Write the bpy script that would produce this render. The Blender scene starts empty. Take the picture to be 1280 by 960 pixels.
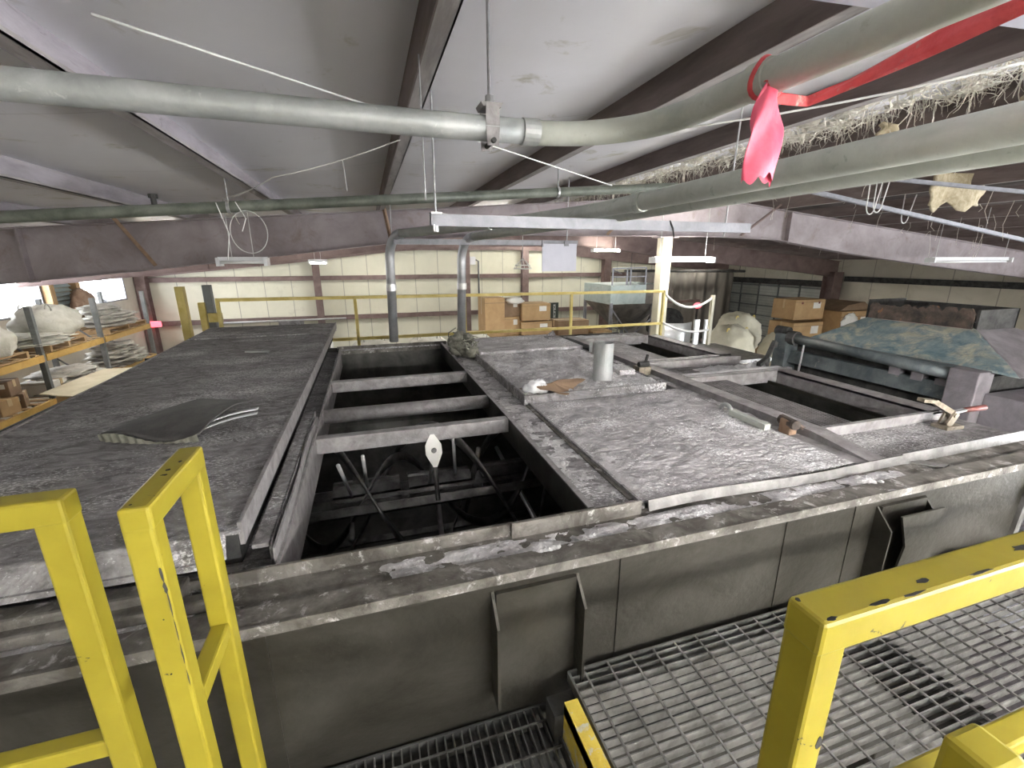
import bpy, math, random
from mathutils import Vector, Matrix, noise
rnd = random.Random(7)
SC = bpy.context.scene
COL = SC.collection
PI = math.pi

# ------------------------------------------------------------------ helpers
class MB:
    """collects shapes, built as ONE mesh object"""
    def __init__(s): s.v = []; s.f = []
    def add(s, vs, fs):
        n = len(s.v); s.v += [tuple(p) for p in vs]; s.f += [tuple(i + n for i in f) for f in fs]; return s
    def box(s, x0, x1, y0, y1, z0, z1):
        return s.add([(x0,y0,z0),(x1,y0,z0),(x1,y1,z0),(x0,y1,z0),(x0,y0,z1),(x1,y0,z1),(x1,y1,z1),(x0,y1,z1)],
                     [(3,2,1,0),(4,5,6,7),(0,1,5,4),(1,2,6,5),(2,3,7,6),(3,0,4,7)])
    def bar(s, p, q, w, h, up=(0,0,1)):
        p, q = Vector(p), Vector(q); d = (q-p).normalized(); u = Vector(up)
        if abs(d.dot(u)) > .98: u = Vector((0,1,0))
        r = d.cross(u).normalized()*w/2; t = r.cross(d).normalized()*h/2
        vs = [p-r-t, p+r-t, q+r-t, q-r-t, p-r+t, p+r+t, q+r+t, q-r+t]
        return s.add(vs, [(3,2,1,0),(4,5,6,7),(0,1,5,4),(1,2,6,5),(2,3,7,6),(3,0,4,7)])
    def tube(s, path, r, n=12, caps=True):
        path = [Vector(p) for p in path]; m = len(path)
        rs = r if isinstance(r, (list, tuple)) else [r]*m
        t0 = (path[1]-path[0]).normalized(); a = Vector((0,0,1)) if abs(t0.z) < .9 else Vector((1,0,0))
        u = t0.cross(a).normalized(); vs = []
        for i in range(m):
            t = (path[min(i+1,m-1)]-path[max(i-1,0)]).normalized()
            u = (u - t*u.dot(t)).normalized(); w = t.cross(u)
            for k in range(n):
                c = 2*PI*k/n; vs.append(path[i] + (u*math.cos(c)+w*math.sin(c))*rs[i])
        fs = [(i*n+k, i*n+(k+1)%n, (i+1)*n+(k+1)%n, (i+1)*n+k) for i in range(m-1) for k in range(n)]
        if caps: fs += [tuple(range(n-1,-1,-1)), tuple(range((m-1)*n, m*n))]
        return s.add(vs, fs)
    def prism(s, poly, axis, a0, a1):
        """poly: list of 2-D points; axis 'x': (y,z), 'y': (x,z), 'z': (x,y)"""
        def P(p, a): return {'x':(a,p[0],p[1]), 'y':(p[0],a,p[1]), 'z':(p[0],p[1],a)}[axis]
        n = len(poly); vs = [P(p,a0) for p in poly]+[P(p,a1) for p in poly]
        fs = [tuple(range(n)), tuple(range(2*n-1,n-1,-1))]+[(i+n,(i+1)%n+n,(i+1)%n,i) for i in range(n)]
        return s.add(vs, fs)
    def grid(s, fn, nu, nv, wrap=False, skip=None):
        vs = [fn(i/nu, j/nv) for j in range(nv+1) for i in range(nu+1)]
        fs = [(j*(nu+1)+i, j*(nu+1)+i+1, (j+1)*(nu+1)+i+1, (j+1)*(nu+1)+i) for j in range(nv) for i in range(nu)
              if not (skip and skip((i+.5)/nu, (j+.5)/nv))]
        return s.add(vs, fs)
    def lathe(s, prof, c, n=20):
        vs = [(c[0]+r*math.cos(2*PI*k/n), c[1]+r*math.sin(2*PI*k/n), c[2]+z) for r, z in prof for k in range(n)]
        m = len(prof)
        fs = [(i*n+k, i*n+(k+1)%n, (i+1)*n+(k+1)%n, (i+1)*n+k) for i in range(m-1) for k in range(n)]
        fs += [tuple(range(n-1,-1,-1)), tuple(range((m-1)*n, m*n))]
        return s.add(vs, fs)
    def build(s, name, mat, parent=None, smooth=False, bevel=0, solid=0):
        off = Vector((0,0,0)); p = parent
        while p is not None: off = off + p.location; p = p.parent
        me = bpy.data.meshes.new(name)
        me.from_pydata([tuple(Vector(v)-off) for v in s.v], [], s.f)
        me.validate(); me.update()
        import bmesh
        bm = bmesh.new(); bm.from_mesh(me); bmesh.ops.recalc_face_normals(bm, faces=bm.faces[:]); bm.to_mesh(me); bm.free()
        if smooth: me.polygons.foreach_set('use_smooth', [True]*len(me.polygons))
        me.materials.append(mat)
        o = bpy.data.objects.new(name, me); COL.objects.link(o); o.parent = parent
        if solid:
            md = o.modifiers.new('solid', 'SOLIDIFY'); md.thickness = solid; md.offset = -1
        if bevel:
            md = o.modifiers.new('bevel', 'BEVEL'); md.width = bevel; md.segments = 2; md.limit_method = 'ANGLE'; md.angle_limit = .6
        return o

def tag(o, label=None, cat=None, group=None, kind=None):
    if label: o['label'] = label
    if cat: o['category'] = cat
    if group: o['group'] = group
    if kind: o['kind'] = kind
    return o
def thing(name, loc, label, cat, group=None):
    o = bpy.data.objects.new(name, None); o.empty_display_size = .1; COL.objects.link(o); o.location = loc
    return tag(o, label, cat, group)
def struct(name, mb, m, **k): return tag(mb.build(name, m, **k), kind='structure')
def dup(src, loc, label=None, rz=0):
    r = src.copy(); COL.objects.link(r); r.location = loc; r.rotation_euler = (0,0,rz)
    if label: r['label'] = label
    for ch in list(src.children):
        c = ch.copy(); COL.objects.link(c); c.parent = r
        for g in ch.children:
            d = g.copy(); COL.objects.link(d); d.parent = c
    return r
def N3(p, s=1.0): return noise.noise(Vector(p)*s)
def fbm(p, s=1.0):
    return .55*N3(p,s)+.28*N3(p,2.1*s)+.17*N3(p,4.3*s)
def ico(c, r, sq=(1,1,1), nz=.25, sc=6, nu=20, nv=14, seed=0):
    def fn(u,v):
        a = 2*PI*u; t_ = PI*v; d = Vector((math.sin(t_)*math.cos(a),math.sin(t_)*math.sin(a),math.cos(t_)))
        k = r*(1+nz*fbm(d*1.0+Vector((seed,0,0)), sc*.35)+nz*.4*N3(d*sc+Vector((seed*3,1,0))))
        return (c[0]+d.x*k*sq[0], c[1]+d.y*k*sq[1], c[2]+d.z*k*sq[2])
    return MB().grid(fn,nu,nv)
def arc(c, r, a0, a1, n, plane='xz'):
    out = []
    for i in range(n+1):
        a = a0+(a1-a0)*i/n; u, w = r*math.cos(a), r*math.sin(a)
        out.append({'xz':(c[0]+u,c[1],c[2]+w), 'xy':(c[0]+u,c[1]+w,c[2]), 'yz':(c[0],c[1]+u,c[2]+w)}[plane])
    return out

# ------------------------------------------------------------------ materials
def newmat(name):
    m = bpy.data.materials.new(name); m.use_nodes = True; nt = m.node_tree
    return m, nt, nt.nodes['Principled BSDF']
def nd(nt, t, **k):
    n = nt.nodes.new(t)
    for a, b in k.items():
        if a.startswith('_'): n.inputs[a[1:].replace('_',' ')].default_value = b
        else: setattr(n, a, b)
    return n
def mat(name, c1, c2=None, scale=4, rough=.6, metal=0, bump=.15, stretch=(1,1,1), lo=.35, hi=.65, detail=6,
        c3=None, s3=30, lo3=.6, hi3=.7, dist=0.4, bscale=None, bdist=.02, m3=0, d3=.6):
    """noise blend of two colours, with an optional third in fine flecks, and noise bump"""
    m, nt, b = newmat(name); L = nt.links.new
    b.inputs['Roughness'].default_value = rough; b.inputs['Metallic'].default_value = metal
    tc = nd(nt,'ShaderNodeTexCoord'); mp = nd(nt,'ShaderNodeMapping'); mp.inputs['Scale'].default_value = stretch
    L(tc.outputs['Object'], mp.inputs['Vector'])
    c2 = c2 or c1
    nz = nd(nt,'ShaderNodeTexNoise'); nz.inputs['Scale'].default_value = scale; nz.inputs['Detail'].default_value = detail
    nz.inputs['Roughness'].default_value = .65; nz.inputs['Distortion'].default_value = dist
    L(mp.outputs[0], nz.inputs['Vector'])
    r = nd(nt,'ShaderNodeValToRGB'); e = r.color_ramp.elements
    e[0].position = lo; e[1].position = hi; e[0].color = (*c1,1); e[1].color = (*c2,1)
    L(nz.outputs[0], r.inputs[0]); out = r.outputs[0]
    if c3:
        n3 = nd(nt,'ShaderNodeTexNoise'); n3.inputs['Scale'].default_value = s3; n3.inputs['Detail'].default_value = 5
        n3.inputs['Roughness'].default_value = .7; n3.inputs['Distortion'].default_value = d3
        L(mp.outputs[0], n3.inputs['Vector'])
        if m3:
            n4 = nd(nt,'ShaderNodeTexNoise'); n4.inputs['Scale'].default_value = m3; n4.inputs['Detail'].default_value = 3; L(mp.outputs[0], n4.inputs['Vector'])
            ma = nd(nt,'ShaderNodeMath', operation='MULTIPLY_ADD'); L(n4.outputs[0], ma.inputs[0]); ma.inputs[1].default_value = .55; ma.inputs[2].default_value = -.275
            ad = nd(nt,'ShaderNodeMath', operation='ADD'); L(n3.outputs[0], ad.inputs[0]); L(ma.outputs[0], ad.inputs[1]); src3 = ad.outputs[0]
        else: src3 = n3.outputs[0]
        r3 = nd(nt,'ShaderNodeValToRGB'); e = r3.color_ramp.elements; e[0].position = lo3; e[1].position = hi3
        L(src3, r3.inputs[0])
        mx = nd(nt,'ShaderNodeMix', data_type='RGBA'); L(r3.outputs[0], mx.inputs[0]); L(out, mx.inputs[6]); mx.inputs[7].default_value = (*c3,1)
        out = mx.outputs[2]
    L(out, b.inputs['Base Color'])
    if bump:
        nb = nd(nt,'ShaderNodeTexNoise'); nb.inputs['Scale'].default_value = bscale or scale*6; nb.inputs['Detail'].default_value = 6
        L(mp.outputs[0], nb.inputs['Vector'])
        bp = nd(nt,'ShaderNodeBump'); bp.inputs['Strength'].default_value = bump; bp.inputs['Distance'].default_value = bdist
        L(nb.outputs[0], bp.inputs['Height']); L(bp.outputs[0], b.inputs['Normal'])
    return m
def seams(m, axis, pitch, width, col, mul=.75):
    """adds thin dark seam lines across an existing mat() material"""
    nt = m.node_tree; L = nt.links.new; b = nt.nodes['Principled BSDF']
    src = b.inputs['Base Color'].links[0].from_socket
    tc = nd(nt,'ShaderNodeTexCoord'); sp = nd(nt,'ShaderNodeSeparateXYZ'); L(tc.outputs['Object'], sp.inputs[0])
    d = nd(nt,'ShaderNodeMath', operation='DIVIDE'); L(sp.outputs[axis], d.inputs[0]); d.inputs[1].default_value = pitch
    f = nd(nt,'ShaderNodeMath', operation='FRACT'); L(d.outputs[0], f.inputs[0])
    c = nd(nt,'ShaderNodeMath', operation='LESS_THAN'); L(f.outputs[0], c.inputs[0]); c.inputs[1].default_value = width/pitch
    k = nd(nt,'ShaderNodeMath', operation='MULTIPLY'); L(c.outputs[0], k.inputs[0]); k.inputs[1].default_value = mul
    mx = nd(nt,'ShaderNodeMix', data_type='RGBA'); L(k.outputs[0], mx.inputs[0]); L(src, mx.inputs[6]); mx.inputs[7].default_value = (*col,1)
    L(mx.outputs[2], b.inputs['Base Color']); return m
def emat(name, col, strength):
    m, nt, b = newmat(name); b.inputs['Base Color'].default_value = (*col,1)
    b.inputs['Emission Color'].default_value = (*col,1); b.inputs['Emission Strength'].default_value = strength; return m

M = {}
M['lid'] = mat('dusty lid steel', (.13,.122,.122), (.44,.425,.43), 5, .8, .0, .6, (1,1.6,1), .36, .74, 10, (.72,.71,.72), 60, .56, .68, 2.2, 26, .03, 2.2, .3)
M['lid_pale'] = mat('pale dusty lid', (.27,.257,.26), (.58,.56,.57), 4.5, .85, 0, .5, (1,1.4,1), .36, .66, 9, (.95,.94,.95), 75, .55, .66, 1.6, 34, .03, 3, .2)
M['dust'] = mat('grey powder layer', (.36,.345,.35), (.64,.625,.63), 7, .95, 0, .7, (1,1,1), .36, .62, 9, (.9,.89,.9), 80, .56, .68, 1.2, 40, .03, 4, .2)
M['white_dust'] = mat('white powder', (.5,.49,.5), (.82,.82,.84), 9, .95, 0, .6, bscale=40)
M['steel'] = mat('dull stained steel', (.030,.027,.020), (.088,.082,.070), 2.2, .42, .55, .12, (1,1,1.3), .3, .72, 8, (.2,.185,.16), 60, .68, .78, .6, 30)
M['steel_bar'] = mat('dusty steel bar', (.22,.205,.207), (.38,.362,.365), 12, .6, .3, .2)
M['rim'] = mat('dusty brown rim', (.085,.077,.066), (.22,.205,.185), 7, .75, .15, .3, lo=.4, hi=.62, c3=(.5,.48,.47), s3=14, lo3=.57, hi3=.68)
M['lip'] = mat('scuffed bright lip', (.11,.105,.10), (.23,.222,.215), 9, .5, .4, .2)
M['inner'] = mat('tank inside steel', (.035,.035,.032), (.12,.117,.105), 3, .4, .6, .1)
M['agit'] = mat('worn agitator steel', (.06,.058,.057), (.24,.235,.228), 8, .3, .8, .1)
M['bright'] = mat('polished steel', (.6,.6,.6), (.8,.8,.8), 10, .3, .6, .05)
M['grate'] = mat('galvanised grating', (.2,.195,.185), (.42,.41,.40), 9, .35, .75, .1)
M['grate_dark'] = mat('greasy grating', (.075,.072,.066), (.23,.225,.215), 9, .35, .6, .15)
M['yellow'] = mat('yellow rail paint', (.30,.242,.018), (.375,.31,.028), 3, .42, 0, .05, c3=(.05,.045,.03), s3=18, lo3=.685, hi3=.705)
M['yellow_worn'] = mat('worn yellow nosing', (.55,.40,.05), (.68,.53,.09), 9, .55, 0, .3, c3=(.5,.48,.42), s3=22, lo3=.55, hi3=.62)
M['yellow_far'] = mat('dull yellow rail', (.55,.42,.10), (.7,.58,.22), 5, .5, 0, .05)
M['conduit'] = mat('galvanised conduit', (.30,.315,.31), (.46,.475,.47), 5, .5, .35, .12, (1,1,1), .35, .65, 7, (.5,.51,.5), 24, .62, .7)
M['conduit_green'] = mat('weathered green grey pipe', (.42,.445,.405), (.56,.585,.54), 4, .55, .2, .12, c3=(.3,.33,.29), s3=14, lo3=.6, hi3=.72)
M['conduit_lit'] = mat('lit green grey conduit', (.40,.42,.375), (.53,.55,.50), 4, .6, 0, .12, c3=(.38,.4,.34), s3=14, lo3=.6, hi3=.72)  # lighter copy of the conduit, light on it put into the colour
M['strut'] = mat('grey steel strut', (.19,.19,.21), (.27,.27,.30), 7, .45, .4, .08)
M['galv'] = mat('shiny galvanised', (.36,.37,.385), (.52,.53,.55), 4, .32, .35, .05)
M['spr'] = mat('dark green pipe', (.075,.085,.065), (.17,.18,.15), 5, .5, .2, .1)
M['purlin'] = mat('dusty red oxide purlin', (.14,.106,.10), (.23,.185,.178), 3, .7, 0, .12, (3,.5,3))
M['purlin_lit'] = mat('purlin in lit lavender grey', (.34,.31,.34), (.50,.47,.51), 3, .65, .1, .1, (3,.6,3), c3=(.2,.17,.17), s3=7, lo3=.62, hi3=.75)  # red oxide purlins as they look lit, the light put into the colour
M['flange'] = mat('dusty pale flange', (.30,.275,.27), (.52,.49,.48), 3, .75, 0, .1, (3,.6,3), c3=(.16,.12,.11), s3=6, lo3=.6, hi3=.75)
M['rafter'] = mat('dusty purple grey beam', (.215,.178,.185), (.36,.315,.33), 1.2, .7, 0, .08, c3=(.2,.15,.14), s3=3, lo3=.55, hi3=.75)
M['rafter_brown'] = mat('red oxide beam', (.15,.10,.09), (.24,.175,.165), 1.6, .7, 0, .08)
M['rust'] = mat('rusty brace', (.2,.12,.075), (.32,.22,.15), 8, .8, 0, .2)
M['insul'] = mat('white vinyl insulation', (.85,.84,.88), (.92,.91,.955), .8, .5, 0, .10, (1,1,1), .3, .7, 6, (.5,.47,.38), 2.2, .6, .75, bscale=18, bdist=.01)
seams(M['insul'], 1, 1.55, .012, (.45,.44,.45), .35)
M['insul_warm'] = M['insul']
M['deck'] = mat('dirty roof deck', (.075,.06,.055), (.18,.15,.14), 2, .8, 0, .2, (2,.6,1))
M['fiber'] = mat('torn fibre', (.40,.33,.21), (.6,.53,.39), 12, .95, 0, .5)
M['fiber_w'] = mat('pale torn fibre', (.62,.57,.48), (.9,.87,.82), 14, .95, 0, .5)
M['wall'] = seams(mat('cream liner panel', (.62,.605,.49), (.72,.70,.58), .5, .6, 0, .04, c3=(.5,.47,.38), s3=1.6, lo3=.62, hi3=.8), 0, 1.02, .03, (.28,.27,.22))
M['wall_y'] = seams(mat('beige liner panel', (.52,.485,.40), (.64,.6,.51), .5, .65, 0, .04, c3=(.42,.38,.30), s3=1.2, lo3=.55, hi3=.8), 1, 1.3, .03, (.25,.23,.2))
M['girt'] = mat('brown girt', (.13,.085,.075), (.21,.15,.14), 3, .7, 0, .05)
M['floor'] = mat('dusty concrete', (.32,.31,.29), (.46,.45,.42), .9, .6, 0, .1, c3=(.09,.085,.075), s3=.7, lo3=.38, hi3=.55)
M['colwhite'] = mat('cream column', (.48,.445,.33), (.56,.525,.41), 3, .5, 0, .05)
M['box'] = mat('cardboard', (.42,.27,.13), (.52,.35,.18), 3, .85, 0, .08)
M['box_dark'] = mat('brown cardboard', (.22,.145,.09), (.30,.205,.13), 3, .85, 0, .08)
M['paper'] = mat('white label', (.75,.74,.7), (.85,.84,.8), 5, .7, 0, 0)
M['tape'] = mat('packing tape', (.5,.37,.2), (.6,.45,.26), 5, .3, 0, 0)
M['bag'] = mat('white woven bag', (.5,.485,.42), (.66,.645,.58), 4, .8, 0, .3, c3=(.45,.43,.36), s3=6, lo3=.6, hi3=.75)
M['bag_grey'] = mat('grey woven sacks', (.40,.385,.34), (.62,.60,.55), 5, .85, 0, .4, c3=(.22,.21,.19), s3=9, lo3=.58, hi3=.7)
M['bag_y'] = mat('cream bulk bag', (.55,.52,.40), (.68,.65,.53), 3, .75, 0, .25)
M['strap'] = mat('yellow lifting strap', (.7,.55,.12), (.8,.66,.25), 6, .7, 0, .1)
M['dark'] = mat('blackened steel', (.03,.03,.03), (.08,.078,.075), 6, .95, 0, .2)
M['dark'].node_tree.nodes['Principled BSDF'].inputs['Specular IOR Level'].default_value = .15
M['rack'] = mat('grey rack upright', (.14,.15,.155), (.22,.23,.235), 5, .5, .2, .05)
M['beam_orange'] = mat('orange rack beam', (.48,.29,.07), (.6,.39,.12), 4, .5, 0, .05)
M['wood'] = mat('pallet wood', (.36,.23,.11), (.5,.35,.2), 3, .8, 0, .15, (1,6,1))
M['plywood'] = mat('pale board', (.56,.5,.36), (.68,.62,.48), 3, .7, 0, .05)
M['blue'] = mat('worn blue paint', (.09,.15,.185), (.22,.275,.285), 6, .65, .1, .35, (1,1,1.3), .35, .62, 10, (.40,.385,.31), 5, .46, .62, 1.0)
M['blue_grey'] = mat('dark blue grey steel', (.06,.075,.082), (.15,.17,.175), 5, .5, .3, .2, c3=(.3,.28,.25), s3=12, lo3=.62, hi3=.75)
M['hood_side'] = mat('dusty lavender steel', (.16,.145,.16), (.26,.24,.26), 5, .7, .2, .2)
M['rustblack'] = mat('burnt rust', (.03,.026,.024), (.14,.10,.08), 7, .8, .1, .4, c3=(.28,.13,.06), s3=9, lo3=.62, hi3=.7)
M['pinkdust'] = mat('pale rust crust', (.36,.27,.24), (.58,.49,.45), 7, .9, 0, .4)
M['pink'] = mat('pink flagging', (.80,.075,.16), (.86,.16,.24), 6, .45, 0, .25, bscale=14)
M['pink'].node_tree.nodes['Principled BSDF'].inputs['Subsurface Weight'].default_value = 0.0
M['red_dirty'] = mat('dirty red flagging', (.62,.06,.07), (.74,.12,.13), 8, .5, 0, .3, c3=(.45,.36,.32), s3=14, lo3=.6, hi3=.7)
M['rubber'] = mat('dark rubber sheet', (.06,.057,.055), (.12,.115,.11), 6, .7, 0, .2)
M['rubber_edge'] = mat('worn sheet edge', (.2,.2,.16), (.36,.35,.29), 22, .6, 0, .2)
M['brass'] = mat('rusty clamp', (.18,.15,.11), (.34,.30,.24), 22, .5, .5, .2)
M['redgrip'] = mat('dark red grip', (.12,.03,.025), (.2,.055,.045), 14, .5, 0, .1)
M['cord'] = mat('white cord', (.72,.71,.70), (.8,.8,.79), 10, .6, 0, 0)
M['rod'] = mat('grey threaded rod', (.36,.36,.37), (.5,.5,.51), 20, .4, .6, .05)
M['white'] = mat('white enamel', (.72,.72,.74), (.8,.8,.82), 5, .4, 0, 0)
M['plate_l'] = mat('lavender plate', (.52,.52,.60), (.58,.58,.66), 3, .5, .1, 0)
M['hose'] = mat('white hose', (.68,.69,.78), (.8,.8,.88), 5, .45, 0, .05)
M['door'] = seams(mat('grey door slat', (.42,.445,.42), (.52,.54,.51), 2, .5, .2, .03), 2, .14, .03, (.28,.3,.28), .5)
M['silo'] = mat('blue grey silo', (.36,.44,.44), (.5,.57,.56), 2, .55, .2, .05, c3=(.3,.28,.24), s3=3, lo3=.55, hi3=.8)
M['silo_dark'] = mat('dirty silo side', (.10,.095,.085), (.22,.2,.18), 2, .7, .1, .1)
M['tarp'] = mat('dusty brown curtain', (.13,.12,.105), (.23,.21,.185), 1.2, .8, 0, .2, (1,1,.3))
M['sign'] = mat('dark green sign', (.03,.04,.035), (.05,.06,.05), 3, .5, 0, 0)
M['tube'] = emat('fluorescent tube', (1,.975,.88), 27)
M['tube_fill'] = emat('added fill tube', (1,.985,.95), 105)  # stronger glow for the unseen fixtures added near the camera
M['tube_off'] = mat('unlit tube', (.75,.76,.76), (.8,.8,.8), 4, .3, 0, 0)
M['redlamp'] = emat('red lamp', (1,.09,.12), .8)
M['wire'] = mat('thin grey wire', (.5,.5,.49), (.62,.62,.61), 10, .5, .2, 0)

# ------------------------------------------------------------------ camera
F, YAW, PIT, ROL = 559.8958, .304156832, .272322616, .00184450222
CH = 1.5
f_ = Vector((math.sin(YAW)*math.cos(PIT), math.cos(YAW)*math.cos(PIT), -math.sin(PIT)))
r_ = Vector((math.cos(YAW), -math.sin(YAW), 0)); d_ = f_.cross(r_)
r2 = math.cos(ROL)*r_+math.sin(ROL)*d_; d2 = -math.sin(ROL)*r_+math.cos(ROL)*d_
cam = bpy.data.cameras.new('camera'); cam.sensor_width = 36; cam.lens = F/1280*36; cam.clip_start = .02; cam.clip_end = 200
co = bpy.data.objects.new('camera', cam); COL.objects.link(co)
mw = Matrix((r2, -d2, -f_)).transposed().to_4x4(); mw.translation = (0,0,CH); co.matrix_world = mw
SC.camera = co

# ------------------------------------------------------------------ building shell
XL, XR, YB, ZF = -8.3, 19.0, 21.0, -3.0
RX = 6.0
def zr(x): return 2.62+.072*(x-RX) if x < RX else 2.62-.095*(x-RX)
def zroof(x): return zr(x)+.2
struct('floor', MB().box(XL-.3, XR+.3, -9.3, YB+.3, ZF-.2, ZF), M['floor'])
struct('wall_back', MB().prism([(XL,ZF),(XR,ZF),(XR,zroof(XR)),(RX,zroof(RX)),(XL,zroof(XL))], 'y', YB, YB+.2), M['wall'])
struct('wall_front', MB().prism([(XL,ZF),(XR,ZF),(XR,zroof(XR)),(RX,zroof(RX)),(XL,zroof(XL))], 'y', -9.2, -9), M['wall'])
# right wall with the roll-up door opening filled by door_1, and an unseen doorway added for daylight
w = MB()
w.box(XR, XR+.2, -9, -7, ZF, zroof(XR)); w.box(XR, XR+.2, .5, 14.9, ZF, zroof(XR)); w.box(XR, XR+.2, -7, .5, 1.1, zroof(XR)); w.box(XR, XR+.2, 20.9, YB, ZF, zroof(XR)); w.box(XR, XR+.2, 14.9, 20.9, .35, zroof(XR))
struct('wall_right', w, M['wall_y'])
# left wall with window openings
wins = [(11.4,15.3),(16.9,19.7)]
w = MB(); z0, z1 = .12, 1.08
w.box(XL-.2, XL, -9, YB, ZF, z0); w.box(XL-.2, XL, -9, YB, z1, zroof(XL))
w.box(XL-.2, XL, -9, 11.4, z0, z1); w.box(XL-.2, XL, 15.3, 16.9, z0, z1); w.box(XL-.2, XL, 19.7, YB, z0, z1)
M['wall_l'] = mat('plain beige wall', (.45,.42,.36), (.55,.52,.45), 1, .7, 0, .05)
struct('wall_left', w, M['wall_l'])
M['glass'], nt, b = newmat('frosted fibreglass')
b.inputs['Base Color'].default_value = (.9,.93,.95,1); b.inputs['Roughness'].default_value = .5
tr = nd(nt,'ShaderNodeBsdfTransparent'); ms = nd(nt,'ShaderNodeMixShader'); ms.inputs[0].default_value = .25
nt.links.new(tr.outputs[0], ms.inputs[1]); nt.links.new(b.outputs[0], ms.inputs[2]); nt.links.new(ms.outputs[0], nt.nodes['Material Output'].inputs[0])
for i, (y0, y1) in enumerate(wins):
    fr = MB()
    for a, c in ((y0,y0+.08),(y1-.08,y1),((y0+y1)/2-.03,(y0+y1)/2+.03)): fr.box(XL-.15, XL+.03, a, c, z0, z1)
    fr.box(XL-.15, XL+.03, y0, y1, z0, z0+.05); fr.box(XL-.15, XL+.03, y0, y1, z1-.05, z1)
    o = struct('window_%d' % (i+1), fr, M['strut'])
    MB().box(XL-.1, XL-.09, y0+.01, y1-.01, z0+.01, z1-.01).build('pane', M['glass'], o)
# roll-up door
o = struct('door_1', MB().box(XR+.05, XR+.12, 14.9, 20.9, ZF, .35), M['door'])
g = MB()
for k in range(6): yy = 15.0+k*1.16; g.box(XR-.0, XR+.06, yy-.03, yy+.03, ZF, .3)
for k in range(7): zz = ZF+.2+k*.5; g.box(XR-.0, XR+.06, 14.95, 20.85, zz-.025, zz+.025)
g.build('door_frame', M['rack'], o)
g = MB(); g.box(XR-.1, XR+.05, 14.7, 14.9, ZF, .5); g.box(XR-.1, XR+.05, 20.8, 20.98, ZF, .5); g.box(XR-.25, XR+.05, 14.7, 20.98, .3, .55)
g.build('door_track', M['dark'], o)

# ceiling: white vinyl faced blanket draped over the purlins, left slope up to the torn bay
PX = [-7.5,-6.2,-4.9,-3.6,-2.3,-1.0,.25,1.6,2.9,4.2,5.4]
def ceil_z(x, y):
    i = max([k for k in range(len(PX)) if PX[k] <= x] or [0])
    a = PX[i]; c = PX[i+1] if i+1 < len(PX) else a+1.3
    t = min(max((x-a)/(c-a),0),1); e = min(abs(y+.0-.7), abs(y-7.5), abs(y-14.5)) if y > .7 else 1
    sag = .05*math.sin(PI*t)**.7*min(1,.25+e)
    return zroof(x)-.015-sag-.008*N3((x*1.5,y*.9,0))
ax, bx = XL, 2.94
struct('ceiling', MB().grid(lambda u, v: (ax+(bx-ax)*u, -9+30*v, ceil_z(ax+(bx-ax)*u, -9+30*v)), 150, 190), M['insul'], smooth=True, solid=.02)
# bare sheeting above the torn bays
rd = MB(); n = 60
rd.prism([(XL-.3,zroof(XL-.3)+.03),(RX,zroof(RX)+.03),(XR+.3,zroof(XR+.3)+.03),(XR+.3,zroof(XR+.3)+.08),(RX,zroof(RX)+.08),(XL-.3,zroof(XL-.3)+.08)], 'y', -9.2, YB+.2)
struct('ceiling_deck', rd, M['deck'])
# torn white blanket in the next bay (ragged holes), built where it hangs
def torn(u, v):
    x = 2.98+1.2*u; y = -1+13*v
    n = fbm((x*1.3,y*1.1,3)); edge = .95-.3*abs(N3((y*1.2,0,9)))
    return (u > edge and n > -.25) or n > .30 or (u < .12 and N3((y*3,5,1)) > .15)
tb = MB().grid(lambda u, v: (2.98+1.2*u, -1+13*v, ceil_z(2.98+1.2*u, -1+13*v)-.05*max(0,N3((u*6,v*40,2)))), 36, 300, skip=torn)
tag(tb.build('insulation_blanket', M['insul'], smooth=True), 'torn white insulation blanket with ragged holes under the roof above the big grey pipe', 'insulation')
# fibre shreds hanging from it
sh = MB()
def strand(p, d, n, step, wob, r):
    pts = [Vector(p)]; d = Vector(d)
    for i in range(n):
        d = (d+Vector((rnd.gauss(0,wob),rnd.gauss(0,wob),rnd.gauss(0,wob)*.6))).normalized(); pts.append(pts[-1]+d*step)
    sh.tube(pts, [r*(1-.6*i/n) for i in range(n+1)], 3, False)
for k in range(1500):
    y = .2+rnd.random()**1.3*10; side = rnd.random()
    x = 4.08+rnd.gauss(0,.06) if side < .6 else (3.0+rnd.random()*.35 if side < .85 else 3.3+rnd.random()*.8)
    l = .05+rnd.random()**2*.26
    strand((x,y,zroof(x)-.05), (0,0,-1), 4, l/4, .28, .0022+.003*rnd.random()**3)
for k in range(170):
    y = .4+rnd.random()**1.2*7; x = 3.25+rnd.random()**.7*.85; s_ = .03+.05*rnd.random()
    for q in range(9): strand((x+rnd.gauss(0,s_*1.3), y+rnd.gauss(0,s_*1.8), zroof(x)-.07-abs(rnd.gauss(0,.025))), (rnd.gauss(0,1),rnd.gauss(0,1),rnd.gauss(0,.3)), 5, s_*.5, .6, .0038)
for k in range(150):
    y = .5+rnd.random()**1.3*9; x = 4.05+rnd.gauss(0,.05) if k%3 else 3.2+rnd.random()*.8
    w_, l = .012+.05*rnd.random()**2, .05+.17*rnd.random()**1.5; z = zroof(x)-.05; q = rnd.random()*50; a = rnd.random()*3
    g = MB().grid(lambda u,v: (x+(w_*(u-.5)*(1-.5*v)+.02*N3((v*4,q,0)))*math.cos(a)+.012*N3((u*3,v*5,q)), y+w_*(u-.5)*(1-.4*v)*math.sin(a)+.015*N3((u*3,v*4,q+9)), z-l*v*(.8+.5*N3((u*6,q,2)))), 4, 6); sh.add(g.v,g.f)
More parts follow.
